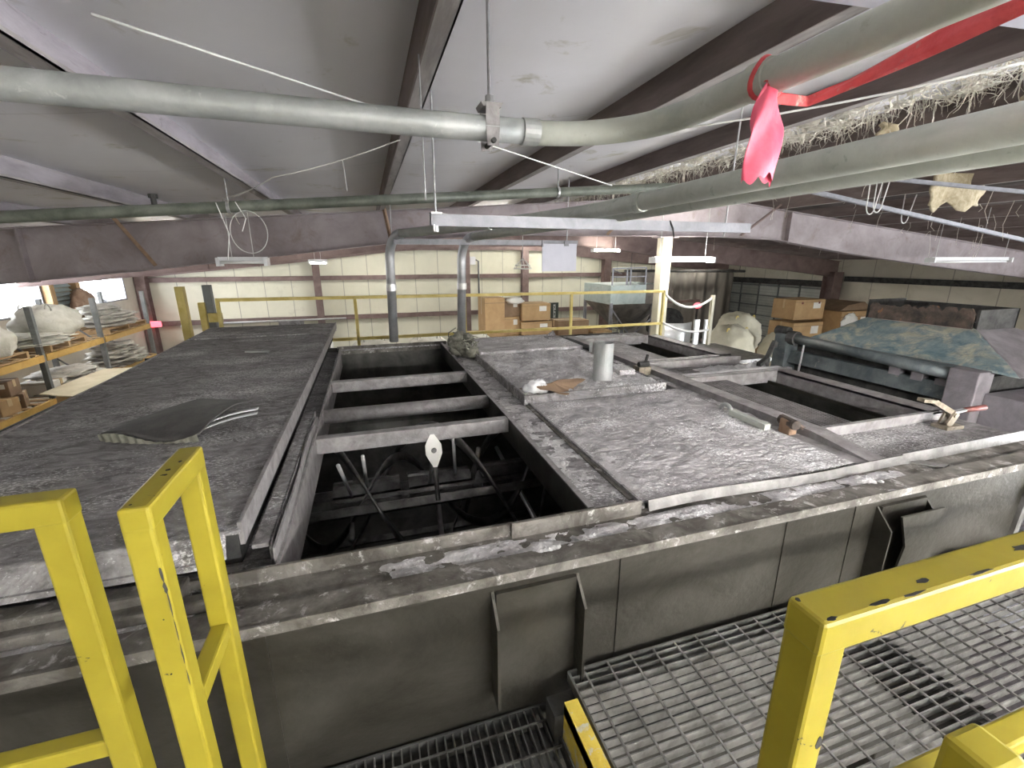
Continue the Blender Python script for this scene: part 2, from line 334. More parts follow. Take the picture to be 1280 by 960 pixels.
for k in range(60):
    y = .6+rnd.random()**1.2*6; x = 3.3+rnd.random()*.75; g = ico((x,y,zroof(x)-.08), .03+.05*rnd.random(), (1,1.6,.4), .9, 8, 12, 8, seed=k); sh.add(g.v,g.f)
tag(sh.build('insulation_shred', M['fiber_w']), 'fringe of torn tan and white fibres dangling from the ripped roof insulation', 'insulation', kind='stuff')
def ragged(name, x, y, z, w_, h_, label, m='fiber'):
    mb = MB().grid(lambda u, v: (x+w_*(u-.5)+.03*N3((u*4,v*4,x)), y+.05*N3((u*3,v*3,y*2))+.04*math.sin(u*7), z-h_*v*(.75+.35*N3((u*5,0,x)))), 14, 12)
    return tag(mb.build(name, M[m], smooth=True, solid=.025), label, 'insulation')
ragged('insulation_scrap', 7.75, 4.45, 2.60, 1.05, .62, 'large yellow scrap of insulation hanging below the bare purlins at right')
ragged('insulation_scrap', 4.06, 2.0, 2.52, .16, .26, 'tan tuft of insulation dangling over the big pipe, nearest the right edge')
ragged('insulation_scrap', 4.05, 2.9, 2.52, .16, .2, 'tan tuft of insulation dangling behind the big pipe, left of the nearest tuft')

# purlins: Z sections
def purlin(x, label, m, y0=-8.95, y1=20.95, group=None):
    z = zr(x); t = .007
    p = MB(); p.box(x-.0, x+t, y0, y1, z, z+.2); p.box(x-.07, x+t, y0, y1, z+.2-t, z+.2)
    o = tag(p.build('roof_purlin', m), label, 'beam', group)
    p = MB(); p.box(x+t, x+.075, y0, y1, z, z+t); p.box(x+.075-t, x+.075, y0, y1, z, z+.022); p.build('bottom_flange', M['flange'], o)
    return o
lab = {-7.5:'dusty roof purlin farthest left, beside the left wall', -6.2:'roof purlin at far left, second from the left wall', -4.9:'roof purlin at left, third from the left wall',
       -3.6:'roof purlin at left, just under the low end of the white ceiling', -2.3:'roof purlin coloured lavender grey as if lit, left of the one crossing the grey pipe at far left',
       -1.0:'roof purlin coloured lavender grey as if lit, running from the upper left corner under the white ceiling',
       .25:'roof purlin overhead with pale underside, top centre of the picture', 1.6:'dark brown roof purlin between two bays of white ceiling, above the pipe elbow',
       2.9:'dark brown roof purlin behind the hanging pink flag', 4.2:'roof purlin fringed with torn insulation just behind the big grey pipe', 5.4:'bare roof purlin next to the ridge on its left side'}
for x in PX: purlin(x, lab[x], M['purlin_lit'] if x < 0 else M['purlin'])
ords = ['first','second','third','fourth','fifth','sixth','seventh','eighth','ninth','tenth']
for k, x in enumerate([6.6,7.9,9.2,10.5,11.8,13.1,14.4,15.7,17.0,18.3]):
    purlin(x, 'bare dusty roof purlin on the right slope, %s counted from the ridge' % ords[k], M['purlin'])

# rafters
TOP = [(XL,zr(XL)),(RX,zr(RX)),(XR,zr(XR))]
BOT = [(XR,.72),(16.5,1.0),(12.7,1.33),(10.0,1.6),(7.9,1.865),(6.6,1.905),(2.2,1.885),(1.28,1.83),(.3,1.725),(-3,1.345),(XL,.83)]
def rafter(y, label, m):
    t = thing('roof_rafter', (RX, y, zr(RX)), label, 'beam')
    MB().prism([(x,z-.004) for x,z in TOP]+BOT, 'y', y-.006, y+.006).build('web', m, t)
    b = MB()
    for (x0,za),(x1,zb) in zip(BOT[:-1], BOT[1:]): b.bar((x0,y,za),(x1,y,zb), .2, .014)
    b.build('bottom_flange', m, t)
    b = MB()
    for (x0,za),(x1,zb) in zip(TOP[:-1], TOP[1:]): b.bar((x0,y,za-.011),(x1,y,zb-.011), .2, .012)
    b.build('top_flange', m, t)
    for x in (-4.1, 8.2):
        zb = 1.25 if x < 0 else 1.83
        MB().box(x-.012, x+.012, y-.1, y+.1, zb-.03, zr(x)-.02).build('splice_plate', m, t)
    return t
rafter(7.5, 'nearest purple grey roof rafter crossing the hall behind the tank', M['rafter'])
rafter(14.5, 'reddish brown roof rafter farther back, below the nearest rafter', M['rafter_brown'])
rafter(20.7, 'roof rafter against the cream back wall', M['rafter_brown'])
# overhead rafter whose underside shows at the top right
b = MB(); zz = lambda x: 1.985+.05*x
b.prism([(-6,zz(-6)),(9,zz(9)),(9,zz(9)+.014),(-6,zz(-6)+.014)], 'y', .7, .9)
b2 = MB().prism([(-6,zz(-6)+.01),(9,zz(9)+.01),(9,zr(5)-.03),(RX,zr(RX)-.02),(-2.2,zr(-2.2)-.02)], 'y', .795, .805)
t = thing('roof_rafter', (2,.8,2.1), 'lavender rafter underside overhead at the top right corner', 'beam')
b.build('bottom_flange', M['plate_l'], t); b2.build('web', M['rafter'], t)
# flange braces between rafter and purlins
for (p, q, label) in [((-3.05,7.3,2.03),(-2.72,7.38,1.42),'rusty slanting brace on the nearest rafter at far left'),
                      ((.30,7.3,2.27),(.38,7.38,1.78),'rusty upright brace on the nearest rafter left of the conduit elbow'),
                      ((7.65,7.2,2.5),(6.95,7.38,1.93),'dark slanting brace on the nearest rafter right of the strut end'),
                      ((4.6,7.2,2.5),(4.05,7.38,1.91),'rusty brace on the nearest rafter behind the big pipe'),
                      ((10.4,14.3,2.2),(9.6,14.4,1.68),'brown slanting brace on the farther rafter right of the lit lamp')]:
    b = MB(); b.bar(p, q, .045, .006); b.bar((p[0]+.02,p[1],p[2]),(q[0]+.02,q[1],q[2]), .006, .045)
    tag(b.build('flange_brace', M['rust'] if 'rusty' in label else M['rafter_brown']), label, 'brace')

# girts and columns on the walls
for z, nm in ((.74,'upper'),(-.93,'lower')):
    b = MB(); b.box(XL+.25, 17.6, YB-.2, YB-.02, z-.09, z-.08); b.box(XL+.25, 17.6, YB-.21, YB-.2, z-.09, z+.09); b.box(XL+.25, 17.6, YB-.2, YB-.02, z+.08, z+.09); 
    tag(b.build('wall_girt', M['girt']), '%s brown girt running along the cream back wall' % nm, 'beam')
def ibeam(name, x, y, z0, z1, w_, m, label, cat='column'):
    b = MB(); b.box(x-w_/2, x+w_/2, y-w_/2, y-w_/2+.012, z0, z1); b.box(x-w_/2, x+w_/2, y+w_/2-.012, y+w_/2, z0, z1); b.box(x-.006, x+.006, y-w_/2, y+w_/2, z0, z1)
    return tag(b.build(name, m), label, cat)
for x, wd, label in [(-2.0,.26,'brown column on the back wall left of the two conduits'),(4.35,.2,'thin brown column just right of the right conduit on the back wall'),
                     (7.1,.3,'brown column on the back wall in front of the stacked boxes'),(11.4,.36,'brown column on the back wall beside the silo'),
                     (-8.1,.34,'brown corner column right of the bright windows')]:
    ibeam('wall_column', x, YB-.42, ZF, min(zr(x)-.6,1.9), wd, M['girt'], label)
ibeam('wall_column', 17.6, YB-.6, ZF, 1.0, .5, M['rafter_brown'], 'broad dark brown column in the back right corner by the red lamp')
ibeam('wall_column', 18.6, 14.35, ZF, .95, .5, M['rafter_brown'], 'brown column right of the roll-up door')
b = MB(); b.box(XR-.2, XR-.01, 5.6, 14.0, .58, .6); b.box(XR-.21, XR-.2, 5.6, 14.0, .58, .78); b.box(XR-.2, XR-.01, 5.6, 14.0, .76, .78)
tag(b.build('wall_girt', M['dark']), 'dark girt running along the beige right wall above the blue hopper', 'beam')
b = MB(); b.tube([(XL+.35,8,1.1),(XL+.35,YB-.6,1.1)], .06, 10)
tag(b.build('wall_pipe', M['girt'], smooth=True), 'brown pipe above the bright windows on the left wall', 'pipe')
# white interior column
t = thing('support_column', (5.35,7.5,ZF), 'cream painted support column under the nearest rafter behind the lit lamp', 'column')
MB().box(5.25,5.45,7.4,7.6,ZF+.02,1.87).build('shaft', M['colwhite'], t, bevel=.012)
MB().box(5.17,5.53,7.32,7.68,ZF,ZF+.02).build('base_plate', M['colwhite'], t); MB().box(5.15,5.55,7.36,7.64,1.87,1.892).build('cap_plate', M['rafter'], t)

# ------------------------------------------------------------------ the mixing tank
tank = thing('mixing_tank', (1.0,3.4,ZF), 'big open topped steel mixing tank with dusty deck and agitator inside', 'tank')
b = MB()
b.box(-2.3,3.32,1.25,1.265,-1.3,.472)                 # front plate
for x in (-.38,.82,1.62,2.02): b.box(x-.004,x+.004,1.246,1.252,-.6,.47)
b.build('front_wall', M['steel'], tank)
MB().box(3.305,3.32,1.265,5.55,-1.3,.46).build('side_wall', M['steel'], tank)
MB().box(-2.3,3.32,5.54,5.555,-1.3,.50).build('back_wall', M['inner'], tank)
MB().box(-2.3,-2.285,1.265,5.55,-1.3,.46).build('side_wall', M['steel'], tank)
MB().prism([(3.28,-.0),(3.32,-.0),(3.38,.45),(3.31,.45)], 'y', 1.23, 1.252).build('corner_flange', M['lip'], tank)
# supports down to the floor
for x in (-2.1,3.1):
    for y in (1.5,5.3): MB().box(x-.1,x+.1,y-.1,y+.1,ZF,-1.2).build('leg', M['steel'], tank, bevel=.01)
# trough
prof = [(1.28,.44),(1.28,-.3)]+[(3.35+2.07*math.cos(a),-.3+1.0*math.sin(a)) for a in [PI+PI*k/24 for k in range(1,24)]]+[(5.42,-.3),(5.42,.44)]
b = MB().grid(lambda u, v: (-2.25+5.53*u, *prof[min(int(round(v*(len(prof)-1))),len(prof)-1)]), 2, len(prof)-1)
for x in (-2.24,3.29): b.add([(x,p[0],p[1]) for p in prof], [tuple(range(len(prof)))])
b.build('trough', M['inner'], tank)
# front ledge: outer lip, dusty ledge, upright plate
b = MB(); b.box(-2.3,3.62,1.235,1.325,.462,.474); b.box(-2.3,3.62,1.228,1.236,.44,.478); b.box(-2.3,3.62,1.32,1.47,.448,.460)
b.build('rim_ledge', M['rim'], tank)
b = MB(); b.box(-.62,.80,1.455,1.468,.40,.512); b.box(.45,1.02,1.435,1.447,.44,.523)
b.build('rim_plate', M['rim'], tank)
def lump(x0,x1,y0,y1,z,h,nu,nv,sc=9,seed=0,edge=.25,base=-.004):
    def fn(u,v):
        x = x0+(x1-x0)*u; y = y0+(y1-y0)*v
        m = min(1,min(u,1-u)/edge)*min(1,min(v,1-v)/edge)
        return (x, y, z+base+m*h*(max(0,.35+1.1*fbm((x*sc*.6,y*sc,seed)))+.22*N3((x*45,y*45,seed))))
    return MB().grid(fn, nu, nv)
b = MB()
for (x0,x1,y0,y1,h,sd) in [(-.1,.55,1.33,1.44,.018,1),(.35,.95,1.27,1.43,.03,2),(.9,1.55,1.27,1.43,.034,3),(1.5,2.1,1.28,1.43,.028,4),(2.05,2.5,1.28,1.42,.035,5),(-1.6,-.5,1.33,1.58,.03,6)]:
    g = lump(x0,x1,y0,y1,.462,h,60,14,14,sd); b.add(g.v,g.f)
tag(b.build('powder_ridge', M['dust'], tank, smooth=True), kind='stuff')
# deck strips
for q in ((-2.3,-.40,1.47,5.55,.43,.455),(.80,1.05,1.45,5.55,.475,.49),(-.40,1.0,5.43,5.56,.48,.495)): MB().box(*q).build('deck', M['lid'], tank)
g = lump(.815,1.03,1.46,5.3,.49,.016,26,240,13,11,.12); tag(g.build('powder_layer', M['dust'], tank, smooth=True), kind='stuff')
# opening frame
b = MB(); b.box(-.372,-.36,1.468,5.45,.30,.515); b.build('opening_plate', M['steel_bar'], tank)
b = MB(); b.box(.792,.803,1.468,5.45,.35,.515); b.build('opening_plate', M['inner'], tank)
b = MB(); b.box(.788,.815,1.468,5.45,.508,.516); b.build('opening_edge', M['steel_bar'], tank)
b = MB(); b.box(-.40,.86,5.44,5.455,.3,.53); b.build('opening_plate', M['rim'], tank)
# cross bars over the opening
for y0, y1 in ((2.60,2.668),(3.89,3.96)):
    MB().box(-.36,.80,y0,y1,.415,.508).build('cross_bar', M['steel_bar'], tank, bevel=.006)
MB().tube([(-.36,3.14,.462),(.80,3.14,.462)], .05, 18).build('cross_tube', M['steel_bar'], tank, smooth=True)
# gussets on the front wall
for gx in (.32, 2.16):
    g = MB().box(gx+.01,gx+.31,1.232,1.25,-.02,.40).build('gusset', M['steel'], tank)
    for x in (gx, gx+.32): MB().prism([(1.25,.40),(1.25,-.04),(1.17,-.04),(1.17,.31)], 'x', x-.005, x+.005).build('gusset_rib', M['steel'], g)
    if gx > 1:
        MB().prism([(gx+.05,-.03),(gx+.31,-.03),(gx+.31,.385),(gx+.03,.385),(gx+.10,.22)], 'y', 1.160, 1.169).build('gusset_cover', M['steel'], g)
        MB().add([(gx+.31,1.16,-.03),(gx+.40,1.25,.05),(gx+.42,1.25,.24),(gx+.31,1.16,.385),(gx+.32,1.165,-.03),(gx+.41,1.255,.05),(gx+.43,1.255,.24),(gx+.32,1.165,.385)],[(0,1,2,3),(7,6,5,4),(0,4,5,1),(1,5,6,2),(2,6,7,3),(3,7,4,0)]).build('gusset_cheek', M['lip'], g)
# agitator
ag = MB().tube([(-2.2,3.0,-.14),(3.25,3.0,-.14)], .105, 8).build('agitator', M['agit'], tank)
for k, x0 in enumerate((-.12,.38,.9)):
    for j, (dy,dz) in enumerate(((-.12,.02),(-.06,.12),(.05,.13))): MB().bar((x0-.22,3+dy,-.14+dz),(x0+.22,3+dy,-.14+dz), .09, .02, (0,dy,dz+.02)).build('shaft_plate', M['agit'], ag)
for k, x in enumerate((-1.4,-.8,-.22,.36,.62,.95,1.6,2.3)):
    a = .9+k*1.1; d = Vector((0,math.cos(a),math.sin(a))); c = Vector((x,3,-.14))
    MB().tube([c-d*.49, c+d*.49], .018, 8).build('agitator_arm', M['bright'] if k%2 else M['lip'], ag, smooth=True)  # alternate arms bright, glints of light put into their colour
for x, tip in ((.30,(.30,2.58,.35)),(-.22,(-.24,2.45,.40)),(-.12,(-.12,2.75,.31)),(.50,(.47,2.85,.36))):
    MB().tube([(x,2.98,-.1), tip], .012, 8).build('agitator_arm', M['bright'], ag, smooth=True)  # bright colour here stands in for glints too
def helix(r, w_, ph, pitch, x0, x1, sgn, n=160):
    mb = MB()
    def fn(u, v):
        x = x0+(x1-x0)*u; a = ph+sgn*2*PI*(x-x0)/pitch; rr = r+w_*(v-.5)
        return (x, 3+rr*math.cos(a), -.14+rr*math.sin(a))
    return mb.grid(fn, n, 1)
helix(.47,.08,.5,1.5,-2.1,3.2,1).build('ribbon', M['agit'], ag, smooth=True, solid=.016)
helix(.47,.08,.5+PI,1.5,-2.1,3.2,1).build('ribbon', M['agit'], ag, smooth=True, solid=.016)
helix(.28,.06,1.2,1.1,-2.1,3.2,-1).build('ribbon', M['agit'], ag, smooth=True, solid=.014)
for a in (2.75,3.5,-1.2,.8): MB().bar((-2.0,3+.46*math.cos(a),-.14+.46*math.sin(a)),(3.2,3+.46*math.cos(a),-.14+.46*math.sin(a)), .05, .016, (0,math.cos(a),math.sin(a))).build('tie_bar', M['agit'], ag)
# pale diamond plate bolted to an arm tip
dp = MB(); c = Vector((.30,2.56,.37)); e1 = Vector((1,0,0)); e2 = Vector((0,.45,.9)).normalized(); nn = e1.cross(e2)
poly = [(-.012,.10),(.012,.10),(.05,.035),(.05,-.02),(.012,-.10),(-.012,-.10),(-.05,-.02),(-.05,.035)]
vs = [c+e1*x+e2*y+nn*s for s in (-.006,.006) for x,y in poly]
dp.add(vs, [tuple(range(8)), tuple(range(15,7,-1))]+[(i,(i+1)%8,(i+1)%8+8,i+8) for i in range(8)])
o = tag(dp.build('paddle_plate', M['paper'], ag), 'pale diamond plate')
b = MB(); b.tube([c-nn*.03,c+nn*.03], .016, 10); b.tube([c-e2*.10-nn*.012, c-e2*.30-nn*.03], .014, 8)
b.build('paddle_bolt', M['agit'], ag)

# right half of the deck: beams, hatch openings
b = MB()
b.box(2.28,2.36,1.45,5.5,.46,.50); b.prism([(1.45,.46),(5.2,.46),(5.2,.545),(1.78,.545),(1.45,.505)], 'x', 2.36, 2.474)
b.build('deck_beam', M['steel_bar'], tank)
g = lump(2.285,2.365,1.5,5.0,.498,.02,12,160,16,21,.2); tag(g.build('powder_layer', M['dust'], tank, smooth=True), kind='stuff')
for q in ((2.47,3.62,1.44,1.80,.47,.485),(2.47,3.6,3.03,3.62,.44,.46),(2.47,3.6,4.98,5.55,.47,.485),(1.05,2.3,5.2,5.55,.47,.485)): MB().box(*q).build('deck', M['lid'], tank)
def hatch(y0, y1, xa, xi, name_m):
    fr = MB()
    fr.box(xa, 3.55, y0, y0+.03, .44, .545); fr.box(xa, 3.55, y1-.03, y1, .44, .545)          # front, back frame
    fr.box(3.40, 3.55, y0, y1, .525, .545); fr.box(3.40, 3.412, y0, y1, .42, .545); fr.box(3.538, 3.55, y0, y1, .40, .545)
    f = fr.build('hatch_frame', M['steel_bar'], tank, bevel=.003)
    q = MB(); q.box(xi-.012, xi, y0+.03, y1-.03, .44, .50)
    q.build('hatch_sill', M['inner'], f)
    return f
f1 = hatch(1.79, 3.0, 2.474, 2.86, None)
sl = MB()
for k in range(13): x = 2.485+k*.029; sl.box(x, x+.014, 1.82, 2.97, .488, .505)
sl.box(2.476,2.86,1.82,2.97,.462,.472)
sl.build('slat_grille', M['steel_bar'], f1)
f2 = hatch(3.68, 4.98, 2.474, 2.92, None)
MB().box(2.474,2.93,3.7,4.95,.488,.5).build('cover_plate', M['lid_pale'], f2)
for q in ((2.474,3.6,3.60,3.64,.45,.535),(2.474,3.6,3.0,3.04,.45,.55)): MB().box(*q).build('deck_beam', M['steel_bar'], tank)
b = MB()
for (x0,x1,y0,y1,z,h,sd) in [(2.5,3.55,3.05,3.12,.548,.012,31),(2.9,3.5,3.1,3.55,.46,.09,32),(3.35,3.62,3.1,3.5,.46,.13,33),(2.5,3.5,3.6,3.65,.533,.012,34),(2.0,3.4,5.0,5.5,.486,.05,35),(1.2,2.3,5.22,5.5,.486,.05,36)]:
    g = lump(x0,x1,y0,y1,z,h,50,16,8,sd); b.add(g.v,g.f)
tag(b.build('powder_ridge', M['white_dust'], tank, smooth=True), kind='stuff')
# bright near lip of the right deck, in two bent lengths
b = MB().grid(lambda u, v: (1.05+1.55*u, 1.432-.012*v+.006*math.sin(u*9), .515-.045*v+.008*math.sin(u*5+1)), 40, 2)
b.build('near_lip', M['lip'], tank, solid=.008)
b = MB().grid(lambda u, v: (2.58+1.02*u, 1.437-.012*v, .520-.055*v+.010*max(0,u-.2)), 20, 2)
b.build('near_lip', M['lip'], tank, solid=.008)
b = MB().prism([(2.62,1.43),(2.72,1.33),(2.78,1.34),(2.70,1.435)], 'z', .466, .474); b.build('bent_tab', M['lip'], tank)

# lids on the right half -- each lifts away
def lidsurf(x0,x1,y0,y1,z,h,sc,seed,nu,nv):
    def fn(u,v):
        x = x0+(x1-x0)*u; y = y0+(y1-y0)*v; m = min(1,min(u,1-u)*30)*min(1,min(v,1-v)*30)
        return (x,y,z+m*(h*(.35+.8*fbm((x*sc,y*sc*1.5,seed)))+.3*h*N3((x*26,y*40,seed))))
    return MB().grid(fn,nu,nv)
lid = thing('tank_lid', (1.65,2.2,.46), 'near rectangular tank lid caked in grey powder with white flecks', 'lid')
b = MB(); b.box(1.03,2.275,1.462,2.88,.492,.502); b.box(1.022,1.034,1.455,2.88,.455,.512)
b.build('plate', M['lid'], lid)
b = MB(); b.box(1.0,1.024,1.5,2.86,.492,.498); b.build('flange', M['rim'], lid)
tag(lidsurf(1.036,2.275,1.462,2.86,.503,.018,4,41,190,210).build('powder_crust', M['dust_c'] if 'dust_c' in M else M['lid_pale'], lid, smooth=True), kind='stuff')
b = MB(); b.tube(arc((2.235,2.30,.51), .045, 0, PI, 10, 'yz'), .014, 8); b.build('lifting_ring', M['conduit'], lid, smooth=True)
b = MB(); b.box(2.18,2.225,1.93,2.22,.512,.55); b.build('handle_bar', M['conduit_green'], lid, bevel=.004)
lid2 = thing('tank_lid', (1.6,3.6,.46), 'middle tank lid strewn with grey powder, carrying the short upright pipe', 'lid')
b = MB(); b.box(1.0,2.16,2.87,4.4,.535,.548); b.box(1.0,2.16,2.862,2.874,.50,.566); b.box(.992,1.004,2.865,4.4,.47,.566); b.box(2.155,2.167,2.865,4.4,.49,.56)
b.build('plate', M['lid'], lid2)
tag(lidsurf(1.006,2.155,2.876,4.4,.55,.036,7,43,150,170).build('powder_crust', M['dust'], lid2, smooth=True), kind='stuff')
b = MB(); prof = [(.078,.0),(.078,.31),(.07,.31),(.07,.05)]
b.lathe(prof, (1.75,3.13,.55), 26); b.build('pipe_stub', M['conduit'], lid2, smooth=False)
b = MB(); b.box(1.95,2.1,3.2,3.42,.55,.60); b.build('rib', M['lid_pale'], lid2, bevel=.01)
lid3 = thing('tank_lid', (1.6,4.8,.5), 'far flat lid plate, pale and smooth, on the back edge of the tank', 'lid')
b = MB(); b.box(1.03,2.18,4.36,5.2,.548,.588); b.build('plate', M['lid_pale'], lid3, bevel=.006)
b = MB(); b.box(1.98,2.14,4.85,5.02,.588,.604); b.prism([(1.98,.588),(2.14,.588),(2.10,.66),(2.06,.64)], 'y', 5.0, 5.02); b.build('latch_plate', M['lid'], lid3)
b = MB().prism([(2.2,4.5),(2.31,4.38),(2.34,5.1),(2.24,5.3)], 'z', .5, .545); tag(b.build('metal_strip', M['dark']), 'blackened steel strip between the far lid and the back hatch', 'strip')

# clamps
def clamp(x, y, z, rz, label, handle=True, s=1.0, grip=True):
    t = thing('toggle_clamp', (x,y,z), label, 'clamp')
    def R_(p): a = Vector(p)*s; c_, s_ = math.cos(rz), math.sin(rz); return Vector((x+a.x*c_-a.y*s_, y+a.x*s_+a.y*c_, z+a.z))
    b = MB(); b.bar(R_((-.07,0,.01)),R_((.07,0,.01)), .09*s, .02*s); b.build('base_plate', M['brass'], t)
    b = MB(); b.bar(R_((-.03,.02,.02)),R_((0,.02,.10)), .012*s,.04*s); b.bar(R_((.03,.02,.02)),R_((0.02,.02,.10)), .012*s,.04*s); b.bar(R_((-.03,-.02,.02)),R_((0.02,-.02,.10)), .012*s,.05*s); b.tube([R_((0,-.035,.085)),R_((0,.035,.085))], .014*s, 8)
    b.build('bracket', M['brass'], t)
    b = MB(); b.bar(R_((0,0,.10)),R_((-.12,.03,.17)), .035*s,.03*s); b.bar(R_((-.12,.03,.17)),R_((-.2,.05,.18)), .05*s,.02*s); b.build('arm', M['brass'], t)
    if handle:
        b = MB(); b.bar(R_((.01,0,.095)),R_((.11,-.01,.11)), .03*s,.012*s); b.build('handle', M['conduit'], t)
        if grip:
            b = MB(); b.tube([R_((.10,-.01,.108)),R_((.25,-.02,.115))], [.016*s,.018*s], 10); b.build('grip', M['redgrip'], t, smooth=True)
    return t
clamp(3.36,1.68,.487,-.05,'toggle clamp with dark red grip on the near right corner of the tank deck')
t = thing('toggle_clamp', (3.6,3.28,.46), 'dark clamp with raised lever at the far right tank edge, by the cream bags', 'clamp')
b = MB(); b.box(3.53,3.66,3.24,3.32,.46,.49); b.build('base_plate', M['brass'], t)
b = MB(); b.bar((3.59,3.28,.48),(3.6,3.28,.58), .05,.03); b.build('bracket', M['dark'], t)
b = MB(); b.bar((3.42,3.2,.545),(3.60,3.28,.575), .04,.035); b.bar((3.58,3.27,.57),(3.74,3.36,.70), .04,.035); b.bar((3.71,3.34,.71),(3.78,3.37,.68), .03,.05); b.build('handle', M['dark'], t)
t = thing('toggle_clamp', (2.28,3.36,.55), 'small rusty clamp on the beam right of the upright pipe', 'clamp')
b = MB(); b.box(2.21,2.33,3.31,3.41,.50,.58); b.build('base_plate', M['brass'], t); b = MB(); b.bar((2.29,3.36,.57),(2.36,3.42,.66), .022,.02); b.tube([(2.22,3.34,.60),(2.32,3.34,.60)], .025, 10); b.build('handle', M['dark'], t)
t = thing('hinge_bracket', (2.3,1.88,.5), 'rusty broken bracket beside the pale handle bar on the near lid', 'bracket')
b = MB(); b.box(2.27,2.33,1.84,1.92,.50,.59); b.build('bracket', M['rust'], t, bevel=.01); b = MB(); b.tube([(2.29,1.82,.57),(2.31,1.94,.57)], .03, 9); b.tube([(2.32,1.85,.57),(2.40,1.83,.52)], .014, 7); b.build('pin', M['rustblack'], t)
t = thing('pipe_fitting', (2.27,4.2,.56), 'round dusty pipe fitting left of the back hatch, behind the upright pipe', 'fitting')
b = MB(); b.tube([(2.2,4.2,.58),(2.33,4.12,.58)], [.06,.045], 14); b.build('barrel', M['steel_bar'], t, smooth=True); b = MB(); b.tube([(2.185,4.21,.58),(2.21,4.195,.58)], .072, 14); b.build('collar', M['conduit'], t)

# loose things on the lids
b = MB()
def card(u,v):
    a = 2*PI*u; r = .0+v*(.18+.028*math.sin(3*a+.7)+.022*math.sin(5*a+1)+.018*math.sin(8*a)+.008*math.sin(17*a)); x = 1.255+r*1.12*math.cos(a); y = 2.975+r*.68*math.sin(a)
    return (x,y,.605+.03*N3((x*6,y*6,2))+.035*v*math.sin(a*2+.4)-.02*v)
b.grid(card, 48, 8); tag(b.build('cardboard_scrap', M['box_dark'], solid=.004), 'torn brown cardboard scrap lying on the middle tank lid', 'scrap')
b = MB()
for (c,r,sd) in (((1.10,2.96,.59),.058,1),((1.16,3.0,.605),.04,2),((1.06,2.98,.58),.04,3),((1.15,2.95,.58),.05,4)):
    g = ico(c,r,(1.1,1,.85),.35,7,seed=sd); b.add(g.v,g.f)
tag(b.build('powder_lump', M['white'], smooth=True), 'white lump of caked powder left of the brown cardboard scrap', 'powder')
b = MB()
for k in range(11):
    g = ico((.93+rnd.gauss(0,.05),4.72+rnd.gauss(0,.15),.56+rnd.random()*.11),.06+.03*rnd.random(),(1,1.1,.9),.7,9,14,10,seed=k+20); b.add(g.v,g.f)
for k in range(40):
    p = Vector((.93+rnd.gauss(0,.05),4.66+rnd.gauss(0,.15),.6+rnd.random()*.1)); d = Vector((rnd.gauss(0,1),rnd.gauss(0,1),rnd.gauss(0,.7))).normalized()*.07
    b.tube([p-d,p+Vector((rnd.gauss(0,.02),rnd.gauss(0,.02),rnd.gauss(0,.02))),p+d], .007, 5)
tag(b.build('dust_clump', M['rubber_edge'], smooth=True), 'grey ragged clump of dust and fibre at the foot of the right conduit', 'dust')

# left steel cover
lc = thing('steel_cover', (-1.2,4,.46), 'large dark grey steel cover over the left end of the tank, scratched and dusty', 'cover')
X0,X1,Y0,Y1,ZC = -1.92,-.46,1.46,6.5,.66
XL_ = lambda y: -1.752-.0378*(y-1.46)
tag(MB().grid(lambda u,v: (XL_(Y0+(Y1-Y0)*v)+(X1-XL_(Y0+(Y1-Y0)*v))*u, Y0+(Y1-Y0)*v, ZC+.006*fbm(((X0+1.46*u)*1.5,v*6,0))+.002*N3((u*40,v*140,4))), 120, 300).build('top_sheet', M['lid'], lc, smooth=True, solid=.008), None)
b = MB(); b.box(X1-.008,X1+.006,Y0+.02,Y1,ZC-.06,ZC+.022); b.bar((XL_(Y0),Y0,ZC-.047),(XL_(Y1),Y1,ZC-.047),.012,.106)
b.build('edge_flange', M['steel_bar'], lc)
b = MB(); b.grid(lambda u,v: (XL_(Y0)+(X1-.04-XL_(Y0))*u, Y0-.03*math.sin(v*PI/2), ZC-.005-.07*v), 30, 6); b.box(XL_(Y0),X1-.08,Y0-.04,Y0-.02,ZC-.09,ZC-.07)
b.build('near_flange', M['lid'], lc, solid=.01)
b = MB(); b.box(XL_(Y1),X1,Y1-.01,Y1,ZC-.1,ZC+.012); b.box(-1.15,-.85,Y1-.03,Y1,ZC+.01,ZC+.06); b.build('far_flange', M['lid'], lc)
MB().prism([(XL_(5.62)+.01,5.62),(X1-.012,5.62),(X1-.012,Y1-.004),(XL_(Y1)+.01,Y1-.004)],'z',ZC-.002,ZC+.012).build('far_sheet', M['lid'], lc)
b = MB(); b.box(-1.70,X1-.05,1.6,6.4,.456,.60); b.build('frame', M['dark'], lc)
# stepped ledge under its near end
b = MB(); b.box(-2.3,-.62,1.40,1.47,.462,.53); b.box(-2.3,-.50,1.36,1.41,.455,.50); b.build('ledge_step', M['rim'], tank, bevel=.01)
# two loose strips beside the opening
b = MB(); b.box(-.452,-.395,1.53,3.0,.545,.56); b.box(-.40,-.392,1.53,3.0,.46,.56); tag(b.build('steel_strip', M['lid']), 'dusty angle strip lying along the left side of the tank opening, against the cover', 'strip')
b = MB().grid(lambda u,v: (-.381+.004*math.sin(u*7), 1.49+1.4*u, .456+.105*v+.006*math.sin(u*11)), 30, 1); tag(b.build('steel_strip', M['steel_bar'], solid=.008), 'thin bent plate strip on edge right beside the left edge of the tank opening', 'strip')
b = MB(); b.bar((-1.14,4.66,ZC+.012),(-.93,4.60,ZC+.012),.03,.012); tag(b.build('thin_stick', M['conduit']), 'thin pale stick lying near the far end of the left steel cover', 'stick')
